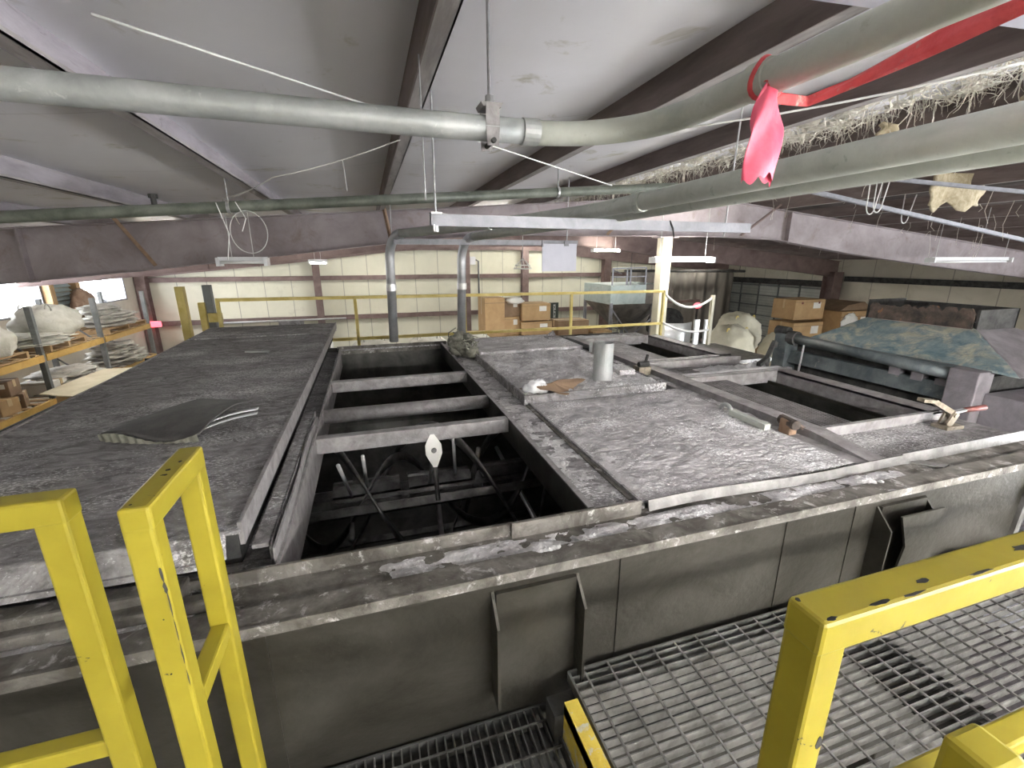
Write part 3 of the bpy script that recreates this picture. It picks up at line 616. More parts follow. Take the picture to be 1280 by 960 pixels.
# curled rubber sheet with a bent strip
t = thing('rubber_sheet', (-.95,2.65,.67), 'curled dark rubber sheet with a pale bent strip, lying on the left steel cover', 'sheet')
P4 = [Vector((-1.27,2.48,.675)),Vector((-.82,2.33,.685)),Vector((-.70,2.80,.70)),Vector((-1.02,3.02,.675))]
def sheet(u,v):
    p = (P4[0]*(1-u)+P4[1]*u)*(1-v)+(P4[3]*(1-u)+P4[2]*u)*v
    near = (1-v)**3
    return (p.x, p.y-.03*math.sin(u*PI)*near, p.z+.035*math.sin(v*PI)*(.4+u*.6)+.022*near*math.sin(u*6+.5)+.02)
MB().grid(sheet, 40, 24).build('sheet', M['rubber'], t, smooth=True, solid=.006)
def edge(u,v):
    p = Vector(sheet(u,0)); return (p.x-.005, p.y-.006-.012*v+.004*math.sin(u*70), .668+(p.z-.668)*v)
MB().grid(edge, 120, 3).build('torn_edge', M['rubber_edge'], t, smooth=True)
b = MB()
for dz, dy in ((0,0),(.016,.034)):
    b.grid(lambda u,v: (-.875+.235*u, 2.41+.20*u+dy+.03*v+.03*u*u, .682+dz+.016*math.sin(u*PI)+.004*v), 20, 2)
b.build('bent_strip', M['bright'], t, smooth=True, solid=.004)

# ------------------------------------------------------------------ gratings
tg = thing('platform_grating', (2.0,.7,0), 'galvanised bar grating platform right of the yellow nosing', 'grating')
b = MB(); y = -.6
while y < 1.21: b.box(.60,4.4,y,y+.0045,-.032,0); y += .0302
b.build('bearing_bar', M['grate'], tg)
b = MB(); x = .66
while x < 4.4: b.bar((x,-.6,-.002),(x,1.21,-.002), .007,.007); x += .1016
b.build('cross_rod', M['grate'], tg)
b = MB(); b.box(.6,4.4,1.205,1.213,-.035,.003); b.box(.596,.604,-.6,1.21,-.04,.003); b.build('edge_band', M['grate_dark'], tg)
b = MB(); b.box(.535,.585,-.6,1.1,-.05,.006); b.box(.535,.545,-.6,1.1,-.16,.0); b.build('nosing', M['yellow_worn'], tg)
for q in ((.5,4.4,-.2,-.12,-.3,-.04),(.5,4.4,1.1,1.18,-.26,-.05),(3.2,3.3,-.6,1.2,-.26,-.05),(1.9,1.98,-.6,1.2,-.22,-.05)): MB().box(*q).build('support_beam', M['dark'], tg)
tg2 = thing('step_grating', (.05,.9,-.15), 'lower greasy bar grating left of the yellow nosing', 'grating')
b = MB(); x = -.75
while x < .52: b.box(x,x+.005,-.3,1.235,-.185,-.15); x += .0302
b.build('bearing_bar', M['grate_dark'], tg2)
b = MB(); y = -.25
while y < 1.23: b.bar((-.75,y,-.152),(.52,y,-.152), .007,.007); y += .1016
b.build('cross_rod', M['grate_dark'], tg2)
b = MB(); b.box(-.76,.53,1.228,1.236,-.19,-.147); b.box(.518,.526,-.3,1.23,-.19,-.147); b.build('edge_band', M['dark'], tg2)
for q in ((-.5,.5,.2,.28,-.45,-.19),(-.75,.52,1.1,1.18,-.4,-.19)): MB().box(*q).build('support_beam', M['dark'], tg2)
b = lump(2.55,3.3,1.1,1.24,0,.09,50,16,7,55,.3,-.002); tag(b.build('powder_heap', M['white_dust'], smooth=True), 'pale heap of spilled powder on the grating at the right foot of the tank wall', 'powder')

# ------------------------------------------------------------------ yellow guard rails near the camera
def sq(p, q, w_=.05): return MB().bar(p, q, w_, w_)
def rail_part(name, p, q, t, w_=.05, m='yellow'): return sq(p,q,w_).build(name, M[m], t, bevel=.006)
t = thing('guard_rail', (-.607,.99,-.15), 'yellow guard rail running out of the left side of the picture', 'guard rail')
rail_part('post', (-.607,.99,-.15), (-.607,.99,1.03), t, .052); rail_part('top_rail', (-3,.99,1.043), (-.5795,.99,1.043), t, .054); rail_part('mid_rail', (-3,.995,.455), (-.63,.995,.455), t, .045)
rail_part('post', (-2.2,.99,-.15), (-2.2,.99,1.02), t, .054)
t = thing('rail_gate', (-.436,1.02,-.15), 'narrow yellow rail hoop standing beside the tank, chipped along its edge', 'guard rail')
rail_part('post', (-.436,.905,-.15), (-.436,.905,1.03), t, .049); rail_part('post', (-.436,1.15,-.15), (-.436,1.15,1.03), t, .049)
rail_part('top_rail', (-.436,.882,1.045), (-.436,1.174,1.045), t, .051); rail_part('rung', (-.436,.93,.575), (-.436,1.13,.575), t, .042)
t = thing('guard_rail', (.53,.34,0), 'yellow guard rail at lower right with paint chipped off its top', 'guard rail')
rail_part('post', (.523,.338,0), (.523,.338,1.03), t, .051); rail_part('top_rail', (.4965,.338,1.043), (4.2,.338,1.043), t, .053); rail_part('mid_rail', (.55,.345,.578), (4.2,.345,.578), t, .045)
rail_part('post', (2.4,.338,0), (2.4,.338,1.02), t, .052)
def chips(name, t, items, axis, at, seed):
    q = random.Random(seed); b = MB()
    for (u, v, lu, lv) in items:
        n = 11; b.prism([(u+lu*math.cos(2*PI*i/n)*(.6+.6*q.random()), v+lv*math.sin(2*PI*i/n)*(.6+.6*q.random())) for i in range(n)], axis, at, at+.0007)
    return tag(b.build(name, M['dark'], t), 'black chipped paint', kind='stuff')
chips('paint_chip', t, [(.60,.318,.018,.003),(.66,.316,.022,.002),(.70,.33,.014,.004),(.80,.317,.03,.002),(.93,.335,.02,.006),(1.05,.318,.03,.003),(1.22,.33,.03,.007),(1.35,.317,.04,.003),(.515,.317,.008,.003),(.503,.355,.004,.004)], 'z', 1.0694, 5)
chips('paint_chip', t, [(.538,.86,.006,.012),(.535,.80,.009,.003),(.53,.70,.003,.012)], 'y', .3119, 6)
chips('paint_chip', bpy.data.objects['rail_gate'], [(-.4155,.93,.003,.02),(-.4145,.90,.0035,.012),(-.4135,.86,.0015,.03),(-.4135,.80,.001,.03),(-.4135,.74,.0012,.028),(-.4135,.68,.001,.02),(-.43,.83,.0015,.002),(-.44,.70,.002,.002)], 'y', .8798, 8)
chips('paint_chip', bpy.data.objects['rail_gate'], [(-.435,1.02,.007,.004),(-.437,1.045,.006,.006),(-.428,1.085,.004,.006),(-.445,.9,.003,.002)], 'z', 1.0703, 9)
t = thing('rail_post', (.88,.275,0), 'short stubby yellow post at the bottom right corner', 'post')
MB().box(.838,.92,.245,.318,0,.75).build('post', M['yellow'], t, bevel=.012); MB().box(.80,.96,.21,.35,0,.012).build('base_plate', M['yellow'], t)

# ------------------------------------------------------------------ overhead pipes
t = thing('conduit_run', (0,1.55,1.9), 'grey conduit crossing overhead and bending back past the pink flag', 'pipe')
MB().tube([(-3,1.47,1.9),(-.8,1.51,1.9),(.2,1.545,1.9),(.545,1.5447,1.9)], .037, 20).build('tube', M['conduit'], t, smooth=True)
MB().tube(arc((.56,1.19,1.9),.355,PI/2,0,16,'xy')+[(.925,.7,1.9),(.935,-2,1.9)], .037, 20).build('tube', M['conduit_lit'], t, smooth=True)  # same conduit carried on in the lit tone
MB().tube([(.52,1.5449,1.9),(.575,1.5447,1.9)], .0405, 20).build('coupling', M['conduit'], t)
MB().tube([(.916,.99,1.9),(.919,.94,1.9)], .042, 20).build('coupling', M['conduit_lit'], t)
t = thing('pipe_hanger', (.413,1.55,1.94), 'clevis hanger on a rod holding the crossing conduit, centre top', 'hanger')
b = MB(); b.tube([(.413,1.55,1.99),(.43,1.62,ceil_z(.43,1.62)-.004)], .0055, 8); b.tube([(.413,1.55,1.965),(.413,1.55,1.995)], .014, 6); b.build('rod', M['rod'], t)
b = MB(); b.prism([(.385,1.955),(.441,1.955),(.448,1.968),(.378,1.968)], 'y', 1.515, 1.59)
for y in (1.508,1.589): b.prism([(.392,1.96),(.434,1.96),(.436,1.90),(.431,1.845),(.395,1.845),(.39,1.90)], 'y', y, y+.004)
b.build('clevis', M['steel_bar'], t); b = MB(); b.tube([(.413,1.495,1.858),(.413,1.61,1.858)], .008, 8); b.build('bolt', M['dark'], t)

def pair(path, label):
    tt = thing('conduit_run', path[1], label, 'pipe')
    MB().tube(path, .047, 18).build('tube', M['conduit_green'], tt, smooth=True); return tt
t = pair([(1.47,-2,1.8),(1.47,2.3,1.8),(1.43,2.9,1.8),(1.28,3.5,1.8),(.42,5.6,1.785)], 'large grey green conduit overhead at right, upper of the pair, ending in the left elbow')
MB().tube([(1.47,2.28,1.8),(1.465,2.36,1.8)], .054, 18).build('coupling', M['conduit_green'], t); MB().tube([(1.07,4.0,1.797),(1.03,4.1,1.796)], .053, 18).build('coupling', M['conduit_green'], t)
def elbow(x, y, zt, lean, dirv):
    d = Vector(dirv).normalized(); r = .3; e = []
    top = Vector((x,y,zt))
    for k in range(13):
        a = PI/2*k/12; e.append(top - d*(r*(1-math.sin(a)))*-1 + Vector((0,0,-r*(1-math.cos(a))))*1 if False else top + d*(r-r*math.sin(a)) + Vector((0,0,-(r-r*math.cos(a)))))
    # from horizontal (k=0 at top + d*r) to vertical
    return e + [(x+lean,y,.48)]
MB().tube([(.42,5.6,1.785)]+elbow(.28,5.88,1.785,-.02,(.45,-.9,0))[:], .056, 16).build('elbow', M['galv'], t, smooth=True)
MB().tube([(.275,5.88,1.20),(.274,5.88,1.12)], .062, 16).build('coupling', M['bright'], t)
t = pair([(1.6,-2,1.78),(1.6,2.6,1.78),(1.62,3.4,1.78),(1.27,5.55,1.76)], 'lower grey conduit half hidden under the large one, ending in the right elbow')
MB().tube([(1.27,5.55,1.76)]+elbow(1.17,5.88,1.76,-.03,(.3,-.95,0)), .056, 16).build('elbow', M['galv'], t, smooth=True)
MB().tube([(1.165,5.88,1.20),(1.164,5.88,1.12)], .062, 16).build('coupling', M['bright'], t)

def strut(p, q, t, w_=.045, h=.06, name='channel'):
    b = MB(); p, q = Vector(p), Vector(q); d = (q-p).normalized(); s = d.cross(Vector((0,0,1))).normalized()*w_/2; up = Vector((0,0,h/2))
    b.bar(p+up, q+up, w_, .005); b.bar(p+s, q+s, .004, h); b.bar(p-s, q-s, .004, h); b.bar(p-up+s*.8, q-up+s*.8, w_*.25, .004); b.bar(p-up-s*.8, q-up-s*.8, w_*.25, .004)
    return b.build(name, M['strut'], t)
t = thing('trapeze_strut', (1.6,2.9,1.73), 'grey trapeze strut on two rods carrying the pair of conduits over the tank', 'strut')
strut((.37,2.72,1.715),(2.72,2.82,1.715), t)
b = MB(); b.tube([(.40,2.72,1.66),(.40,2.70,ceil_z(.40,2.70)-.004)], .006, 8); b.build('rod', M['rod'], t)
b = MB(); b.tube([(2.5,2.81,1.66),(2.52,2.80,ceil_z(2.52,2.80)-.004)], .006, 8); b.build('rod', M['rod'], t)
b = MB(); b.box(.37,.43,2.68,2.76,1.745,1.755); b.tube([(.40,2.72,1.65),(.40,2.72,1.685)], .014, 6); b.tube([(.385,2.70,1.655),(.385,2.70,1.69)], .006, 6); b.build('washer_plate', M['bright'], t)
b = MB(); b.tube([(2.0,2.77,1.75),(2.02,2.755,1.70),(2.03,2.75,1.64)], .006, 6); b.build('cable_tie', M['dark'], t)
t = thing('pipe_strut', (1.4,5.7,1.71), 'lower grey strut by the conduit elbows, with a hanging rod', 'strut')
strut((.33,5.7,1.70),(2.70,5.7,1.70), t, .05, .06)
b = MB(); b.tube([(2.55,5.7,1.66),(2.56,5.7,ceil_z(2.56,5.7)-.004)], .007, 8); b.build('rod', M['rod'], t); b = MB(); b.tube([(.31,5.75,1.72),(.33,5.75,ceil_z(.33,5.75)-.004)], .005, 8); b.build('rod', M['rod'], t)
t = thing('blank_plate', (2.44,5.66,1.34), 'blank lavender grey plate hanging from the right end of the lower strut', 'plate')
MB().box(2.19,2.68,5.66,5.668,1.34,1.69).build('sheet', M['plate_l'], t, bevel=.003)
b = MB(); b.box(2.19,2.205,5.655,5.69,1.65,1.73); b.box(2.5,2.56,5.65,5.69,1.66,1.72); b.build('clip', M['strut'], t)
# sprinkler pipe following the roof slope
t = thing('sprinkler_pipe', (0,4.5,2.0), 'dark green sprinkler pipe crossing overhead from the left edge', 'pipe')
zs = lambda x: 2.0+.0765*(x-.0)
MB().tube([(-8,4.5,zs(-8)),(3.3,4.5,zs(3.3))], .045, 14).build('tube', M['spr'], t, smooth=True)
b = MB(); b.tube([(-1.57,4.5,zs(-1.57)),(-1.57,4.5,zs(-1.57)+.10)], .02, 10); b.tube([(-1.57,4.5,zs(-1.57)+.09),(-1.57,4.5,zs(-1.57)+.12)], .032, 10); b.build('sprinkler_head', M['dark'], t)
for x in (-1.05,1.9):
    b = MB(); b.tube([(x,4.5,zs(x)),(x,4.5,zr(x)+.05)], .006, 6); b.tube([(x-.012,4.5,zs(x)),(x+.012,4.5,zs(x))], .052, 14); b.build('pipe_ring', M['rod'], t)
# conduit strut descending with the right slope
t = thing('light_strut', (8,5,2.1), 'long pale strut sloping down to the right edge under the bare purlins', 'strut')
strut((5.55,5,2.40),(11.2,5,1.73), t, .05, .05)
b = MB()
for x in (7.1,9.6): b.tube([(x,5,2.36-.119*(x-5.81)),(x,5,zr(x))], .005, 6)
b.build('rod', M['rod'], t)
t = thing('light_strut', (7,4.2,2.4), 'short pale strut above the long sloping one, behind the big conduit', 'strut')
strut((5.6,4.6,2.52),(9.5,4.1,2.33), t, .05, .04)

# cords and wires
def wire(name, pts, r, label, m='cord', cat='cord', sag=0):
    P = [Vector(p) for p in pts]; out = []
    for a, c in zip(P[:-1],P[1:]):
        for k in range(12): s = k/12; out.append(a.lerp(c,s)-Vector((0,0,sag*4*s*(1-s))))
    out.append(P[-1]); return tag(MB().tube(out, r, 6).build(name, M[m], smooth=True), label, cat)
wire('brace_rod', [(-.70,1.83,2.185),(2.05,3.68,2.1)], .0045, 'thin white brace rod slanting behind the crossing conduit, from upper left to the trapeze strut')
wire('cord', [(1.62,2.2,2.15),(2.4,1.25,2.2)], .005, 'thin white cord stretched below the dark purlin right of the pink flag', sag=.02)
wire('cord', [(-1.05,4.4,1.98),(-.55,3.6,2.03),(.3,3.1,2.22)], .004, 'thin cream cord looped from the green pipe to the overhead purlin', sag=.02)
wire('cord', [(-1.62,7.36,1.97),(-1.05,4.55,1.97)], .005, 'cream cord slanting up to the green pipe in front of the rafter at left', sag=.03)
for k, (x, l) in enumerate(((-1.12,.42),(-.98,.2))):
    wire('cord', [(x,4.42,zs(x)+.03),(x+.06,4.42,zs(x)-l*.5),(x+.02,4.42,zs(x)-l)], .004, ['cream cord dangling longest from the green pipe at left','short cream cord dangling from the green pipe at left, right of the longest'][k])
b = MB(); b.tube([(-.92+.14*math.cos(a),4.46,1.72+.17*math.sin(a)) for a in [PI/2+2*PI*k/30 for k in range(31)]], .004, 6)
tag(b.build('wire_coil', M['wire'], smooth=True), 'hoop of grey wire hanging from the green pipe above the unlit fixture', 'wire')
wire('cord', [(-.09,3.34,2.12),(-.08,3.34,1.93)], .003, 'very short thin cord hanging left of the overhead purlin')
wire('hanger_rod', [(.238,1.86,2.2),(.46,3.4,2.18),(.44,2.76,1.76)][:1]+[(.24,1.88,1.72)], .003, 'thin rod hanging in front of the overhead purlin, left of the trapeze strut', 'rod', 'rod')
loops = [(6.3,4.6,.55),(6.42,4.6,.5),(7.9,5.2,.4)]
for k, (x, y, l) in enumerate(loops):
    zt = zr(x)
    b = MB(); b.tube([(x,y,zt),(x+.02,y,zt-l*.7)]+[(x+.10-.08*math.cos(a),y,zt-l*.75-.12*math.sin(a)) for a in [PI*q/10 for q in range(11)]]+[(x+.22,y,zt-l*.3),(x+.25,y,zt)], .008, 6)
    tag(b.build('cord', M['cord'], smooth=True), ['looped white cord hanging in front of the bare purlins','second looped white cord just right of the first among the bare purlins','short looped cord dangling near the long sloping strut'][k], 'cord')
hs = MB()
for k in range(110):
    x = 4.8+rnd.random()*9; y = 3.5+rnd.random()*7; zt = zr(x)+.02; l = .1+.55*rnd.random()**2.2; dx = rnd.gauss(0,.05)
    hs.tube([(x,y,zt),(x+dx,y+rnd.gauss(0,.03),zt-l*.6),(x+dx*1.4,y,zt-l)], .0035, 4)
tag(hs.build('hanging_thread', M['fiber_w']), 'stray threads of insulation hanging among the bare purlins at right', 'insulation', kind='stuff')

# pink flagging tied round the conduit
t = thing('pink_flag', (.915,.965,1.86), 'bright pink flagging knotted round the conduit, its tail hanging down', 'flag')
def tail(u, v):
    w_ = .012+.036*min(1,v*2.2)**.8*(1-.12*v); ph = u*2*PI
    cx = .905-.012*v+.012*v*v; 
    return (cx+w_*math.cos(ph)*(1+.12*math.sin(ph*3+v*4)), .925+.013*(.4+v*.6)*math.sin(ph)+.006*math.sin(v*9+ph*2), 1.885-.205*v-.010*v*math.sin(ph*2+.8)-.006*v*math.sin(ph*7))
MB().grid(tail, 48, 30).build('tail', M['pink'], t, smooth=True)
b = ico((.908,.926,1.888),.021,(1,.8,.9),.5,10,18,12,seed=4); b.build('knot', M['red_dirty'], t, smooth=True)
b = MB(); b.tube([(.918+.041*math.cos(a),.955+.01*math.sin(a*2),1.9+.041*math.sin(a)) for a in [2*PI*k/24 for k in range(25)]], .007, 6, False); b.build('loop', M['red_dirty'], t, smooth=True)
SP = [Vector(p) for p in [(.93,.962,1.868),(.97,.955,1.864),(1.045,.95,1.862),(1.078,.88,1.878),(1.094,.75,1.902),(1.10,.60,1.925),(1.11,.45,1.95),(1.12,.2,1.99)]]
def ribbon(u, v):
    s = u*(len(SP)-1); i = min(int(s),len(SP)-2); p = SP[i].lerp(SP[i+1], s-i)
    w_ = [.012,.012,.011,.012,.019,.024,.028,.03][i]*(1-(s-i))+[.012,.012,.011,.012,.019,.024,.028,.03][i+1]*(s-i); a = 2*PI*v
    return (p.x+.4*w_*math.cos(a)+.003*math.sin(a*3+u*20), p.y+.3*w_*math.cos(a), p.z+w_*math.sin(a)*(1+.15*math.sin(3*a+u*8)))
MB().grid(ribbon, 80, 24).build('streamer', M['red_dirty'], t, smooth=True)

# ------------------------------------------------------------------ light fixtures
def fixture(x0, x1, y, z, lit, label, tubes=2, zt=None, strength='tube', ax='x'):
    t = thing('strip_light', ((x0+x1)/2,y,z), label, 'light')
    b = MB(); b.prism([(-.045,-.01),(.045,-.01),(.03,.06),(-.03,.06)], 'x', x0, x1); b.v = [(v[0],y+v[1],z+v[2]) for v in b.v]
    b.build('housing', M['white'], t)
    for k in range(tubes):
        yy = y+(-.072 if k == 0 else .072)*(1 if tubes > 1 else 0)
        MB().tube([(x0+.03,yy,z-.005-(.03 if tubes == 1 else 0)),(x1-.03,yy,z-.005-(.03 if tubes == 1 else 0))], .019, 10).build('lamp_tube', M[strength] if lit else M['tube_off'], t, smooth=True)
    for q in (x0-.01,x1-.03): MB().box(q,q+.04,y-.095,y+.095,z-.05,z+.05).build('end_cap', M['white'], t)
    for x in (x0+.15,x1-.15):
        top = ceil_z(x,y)-.003 if x < 2.9 else zroof(x)+.027
        MB().tube([(x,y,z+.055),(x,y,top)], .005, 6).build('chain', M['wire'], t)
    return t
fixture(4.80,6.06,7.05,1.475,True,'lit fluorescent strip light hanging in front of the cream column')
fixture(7.2,8.2,14.0,1.76,True,'lit fluorescent strip light farther back, behind the lavender plate')
fixture(-1.45,-1.0,13.4,1.44,True,'small lit lamp under the brown rafter, left of the conduits',1)
fixture(-1.72,-1.18,6.5,1.47,False,'short unlit white fixture in front of the rafter at left',2)
fixture(11.0,13.5,6.5,1.46,False,'long unlit strip light in front of the rafter at the right edge',1)
# unseen fixtures added to brighten the hall, behind the rafters and behind the camera
hid = [(0,18.2),(5,18.2),(10,18.2),(-5,17.8),(3.0,11.2),(-4,11),(14.5,17.5),(7.4,19.4)]
for k, (x, y) in enumerate(hid): fixture(x-.75,x+.75,y,zr(x)-.22,True,'unseen strip light added behind the rafters to light the back, %s of its row' % ords[k])
for k, (x, y, z) in enumerate([(3.3,-1.3,1.15),(3.3,-3.6,1.0),(9.0,-3.6,.2),(6.3,-5.0,.2),(-4.8,-2.2,1.1),(1.6,-3.0,1.7)]): fixture(x-.75,x+.75,y,z,True,'unseen strip light added near the camera to brighten the view, %s of six' % ords[k],strength='tube' if x < 0 else 'tube_fill')

# ------------------------------------------------------------------ walkway railing behind the tank
t = thing('walkway_rail', (1.5,7,0), 'dull yellow pipe railing along the walkway behind the tank', 'guard rail')
ZR = lambda x: .985-.01*(x+2)
def rl(n, p, q, m='yellow_far', w_=.045): MB().bar(p,q,w_,w_).build(n, M[m], t, bevel=.006)
rl('top_rail', (-1.97,7,.975), (5.08,7,.935)); rl('mid_rail', (-1.97,7,.36), (5.08,7,.36))
for x in (-1.95,-.2,1.42,3.25,5.06): rl('post', (x,7,-.1), (x,7,.96))
t = thing('rail_post', (6.15,7,0), 'slim cream post with a rope to the railing, right of the cream column', 'post')
MB().bar((6.15,7,-.4),(6.15,7,.84), .06,.06).build('post', M['colwhite'], t, bevel=.005)
b = MB(); b.tube([Vector((5.08,7,.90)).lerp(Vector((6.15,7,.80)),k/16)-Vector((0,0,.24*4*(k/16)*(1-k/16)*.9)) for k in range(17)], .022, 8)
tag(b.build('rope', M['cord'], smooth=True), 'sagging white rope between the railing end and the slim cream post', 'rope')
b = MB(); b.tube([Vector((5.08,7,.38)).lerp(Vector((6.15,7,.2)),k/16)-Vector((0,0,.10*4*(k/16)*(1-k/16))) for k in range(17)], .022, 8)
tag(b.build('rope', M['cord'], smooth=True), 'lower white rope behind the galvanised panels', 'rope')
t = thing('walkway_platform', (1.5,7,-.1), 'walkway deck behind the tank under the railing', 'platform')
MB().box(-2.6,6.4,5.7,7.1,-.16,-.1).build('deck', M['grate_dark'], t)
for x in (-2.4,2,6.2): MB().box(x-.08,x+.08,6.9,7.06,ZF,-.16).build('leg', M['rack'], t)
t = thing('rail_post', (-2.37,7.2,0), 'broad yellow post standing behind the left steel cover', 'post')
MB().box(-2.47,-2.37,7.15,7.25,-3,1.15).build('post', M['yellow_far'], t, bevel=.008)
MB().box(-2.25,-2.17,7.2,7.28,-3,.93).build('stub', M['yellow_far'], t, bevel=.008)
t = thing('steel_post', (-2.12,7.3,0), 'dark grey post next to the corner of the walkway railing', 'post')
MB().box(-2.18,-2.08,7.25,7.35,-3,1.16).build('post', M['rack'], t, bevel=.006)
b = MB(); b.box(-2.09,-1.93,7.0,7.06,.68,.80); b.build('bracket', M['yellow_far'], t)

b = MB(); zc = 1.22
for z_, r_ in ((zc,.26),(zc+.1,.22)): b.tube([(4.42+r_*math.cos(a),13+r_*math.sin(a),z_) for a in [2*PI*k/24 for k in range(25)]], .012, 6, False)
for k in range(6): a = PI*k/3; b.tube([(4.42+.26*math.cos(a),13+.26*math.sin(a),zc),(4.42+.22*math.cos(a),13+.22*math.sin(a),zc+.1),(4.42,13,zc+.3)], .008, 5)
b.tube([(4.42,13,zc+.3),(4.42,13,zroof(4.42)+.02)], .008, 5)
tag(b.build('wire_guard', M['wire'], smooth=True), 'round wire guard hanging in front of the thin column by the cartons', 'guard')
t = thing('junction_box', (4.55,20.5,.9), 'white junction box with dark conduit on the back wall, right of the right conduit elbow', 'box')
MB().box(4.5,4.75,20.6,20.75,1.25,1.6).build('box', M['white'], t, bevel=.02)
b = MB(); b.tube([(4.9,20.7,-.4),(4.9,20.7,1.4),(4.7,20.7,1.5)], .04, 8); b.build('conduit', M['rack'], t, smooth=True)
# ------------------------------------------------------------------ blue hopper machine at right
t = thing('hopper_machine', (5.3,3.3,ZF), 'worn blue hopper machine with rusty throat behind the right end of the tank', 'machine')
b = MB(); b.box(4.85,5.05,2.30,2.52,ZF,.57); b.build('frame_post', M['hood_side'], t, bevel=.01)
b = MB(); b.box(4.85,5.05,4.18,4.36,ZF,.60); b.build('frame_post', M['blue_grey'], t, bevel=.01)
MB().box(5.05,6.6,2.35,4.3,ZF+.4,.50).build('body', M['dark'], t)
HB = [(5.0,2.12,.56),(6.7,2.05,.56),(6.7,4.25,.56),(5.0,4.05,.56)]; HT = [(5.45,2.72,.86),(6.0,2.78,.86),(6.0,3.75,.86),(5.45,3.68,.86)]
def quadgrid(a, b_, c, d, nu, nv, amp):
    A,B,C,D = map(Vector,(a,b_,c,d)); nrm = (B-A).cross(D-A).normalized()
    return MB().grid(lambda u,v: tuple((A*(1-u)+B*u)*(1-v)+(D*(1-u)+C*u)*v + nrm*amp*fbm((u*5,v*5,a[1]))), nu, nv)
quadgrid(HB[3],HB[0],HT[0],HT[3],30,20,.02).build('hood_front', M['blue'], t, smooth=True, solid=.008)
quadgrid(HB[0],HB[1],HT[1],HT[0],30,20,.01).build('hood_side', M['hood_side'], t, smooth=True, solid=.008)
quadgrid(HB[1],HB[2],HT[2],HT[1],20,12,.01).build('hood_back', M['blue'], t, solid=.008)
quadgrid(HB[2],HB[3],HT[3],HT[2],20,12,.01).build('hood_side', M['blue'], t, solid=.008)
MB().grid(lambda u,v: (5.44,2.73+.95*u,.85+.19*v*(.75+.25*min(1,abs(N3((u*7,1,0)))*4)) if v > .5 else .85+.19*v), 60, 6).build('throat_front', M['rustblack'], t, solid=.02)
MB().grid(lambda u,v: (5.425-.004*N3((u*20,v*8,1)),2.74+.93*u,.845+.13*v*(.55+.8*abs(N3((u*9,2,0))))), 60, 5).build('rust_crust', M['pinkdust'], t, smooth=True)
b = MB(); b.box(5.44,6.02,2.70,2.72,.84,1.03); b.box(6.0,6.02,2.7,3.75,.84,1.03); b.box(5.44,6.02,3.70,3.72,.84,1.05); b.build('throat', M['dark'], t)
b = MB(); b.tube([(4.92,4.18,.56),(4.92,2.5,.50)], .055, 14); b.build('shaft', M['blue_grey'], t, smooth=True)
b = MB(); b.tube([(4.92,4.2,.56),(4.92,4.1,.56)], .085, 14); b.tube([(4.95,4.42,.62),(4.95,4.25,.62)], .06, 12); b.build('shaft_collar', M['dark'], t)
b = MB(); b.box(4.98,5.03,2.5,4.2,.47,.55); b.box(4.98,5.06,2.3,4.3,.54,.57); b.build('hood_ledge', M['blue_grey'], t, bevel=.004)
b = MB(); b.prism([(4.9,.26),(5.02,.26),(5.02,.40),(4.95,.40)], 'y', 2.5, 4.2); b.build('cross_beam', M['blue_grey'], t)
b = MB(); b.box(4.93,5.03,2.5,4.2,.0,.09); b.build('cross_beam', M['dark'], t)
b = MB(); b.tube([(4.9,3.98,.55),(4.9,4.0,.1)], .012, 6); b.build('rod', M['rod'], t)
for y, z in ((3.0,.44),(2.8,.42),(2.6,.40)): MB().box(4.94,5.03,y-.05,y+.05,z-.06,z+.03).build('lug', M['hood_side'], t)
b = MB(); b.bar((4.86,2.98,.16),(4.86,2.72,.06),.02,.06); b.box(4.84,4.9,2.72,2.95,-.05,.06); b.build('bracket', M['brass'], t)
b = MB(); b.box(4.98,6.6,1.3,2.3,ZF+.3,.38); b.build('side_cabinet', M['hood_side'], t, bevel=.01)
b = ico((5.7,2.0,.48),.16,(1,.9,.9),.4,6,seed=61); tag(b.build('plastic_bag', M['hose'], smooth=True), 'white plastic bag at the right edge beside the blue hopper', 'bag')
MB().box(4.97,5.1,1.5,2.28,.38,.40)
b = MB(); b.box(5.0,5.4,1.55,2.0,.381,.40); tag(b.build('yellow_strip', M['yellow_far']), 'small yellow strip under the white plastic bag at the right edge', 'strip')
# ribbed white tub at the right corner of the tank
t = thing('ribbed_hose', (3.95,1.45,-.4), 'white ribbed hose with dark clamp rings by the right corner of the tank', 'hose')
b = MB(); pts = [Vector((3.75+.75*k/80,1.75-.35*k/80, .36-.95*k/80)) for k in range(81)]
b.tube([(4.05,1.55,.27-.011*k) for k in range(101)], [.36+.008*math.sin(k*2.2) for k in range(101)], 28); b.build('tube', M['hose'], t, smooth=False)
b = MB(); 
for zz_ in (.12,-.42): b.tube([(4.05+.375*math.cos(a),1.55+.375*math.sin(a),zz_+.05*math.cos(a)) for a in [2*PI*k/32 for k in range(33)]], .025, 8, False)
b.build('clamp_ring', M['dark'], t, smooth=True)
b = ico((3.75,1.2,-.02),.12,(1,.8,1),.3,5,seed=66); tag(b.build('burlap_lump', M['wood'], smooth=True), 'brown lumpy bundle beside the ribbed hose at the right edge', 'bundle')

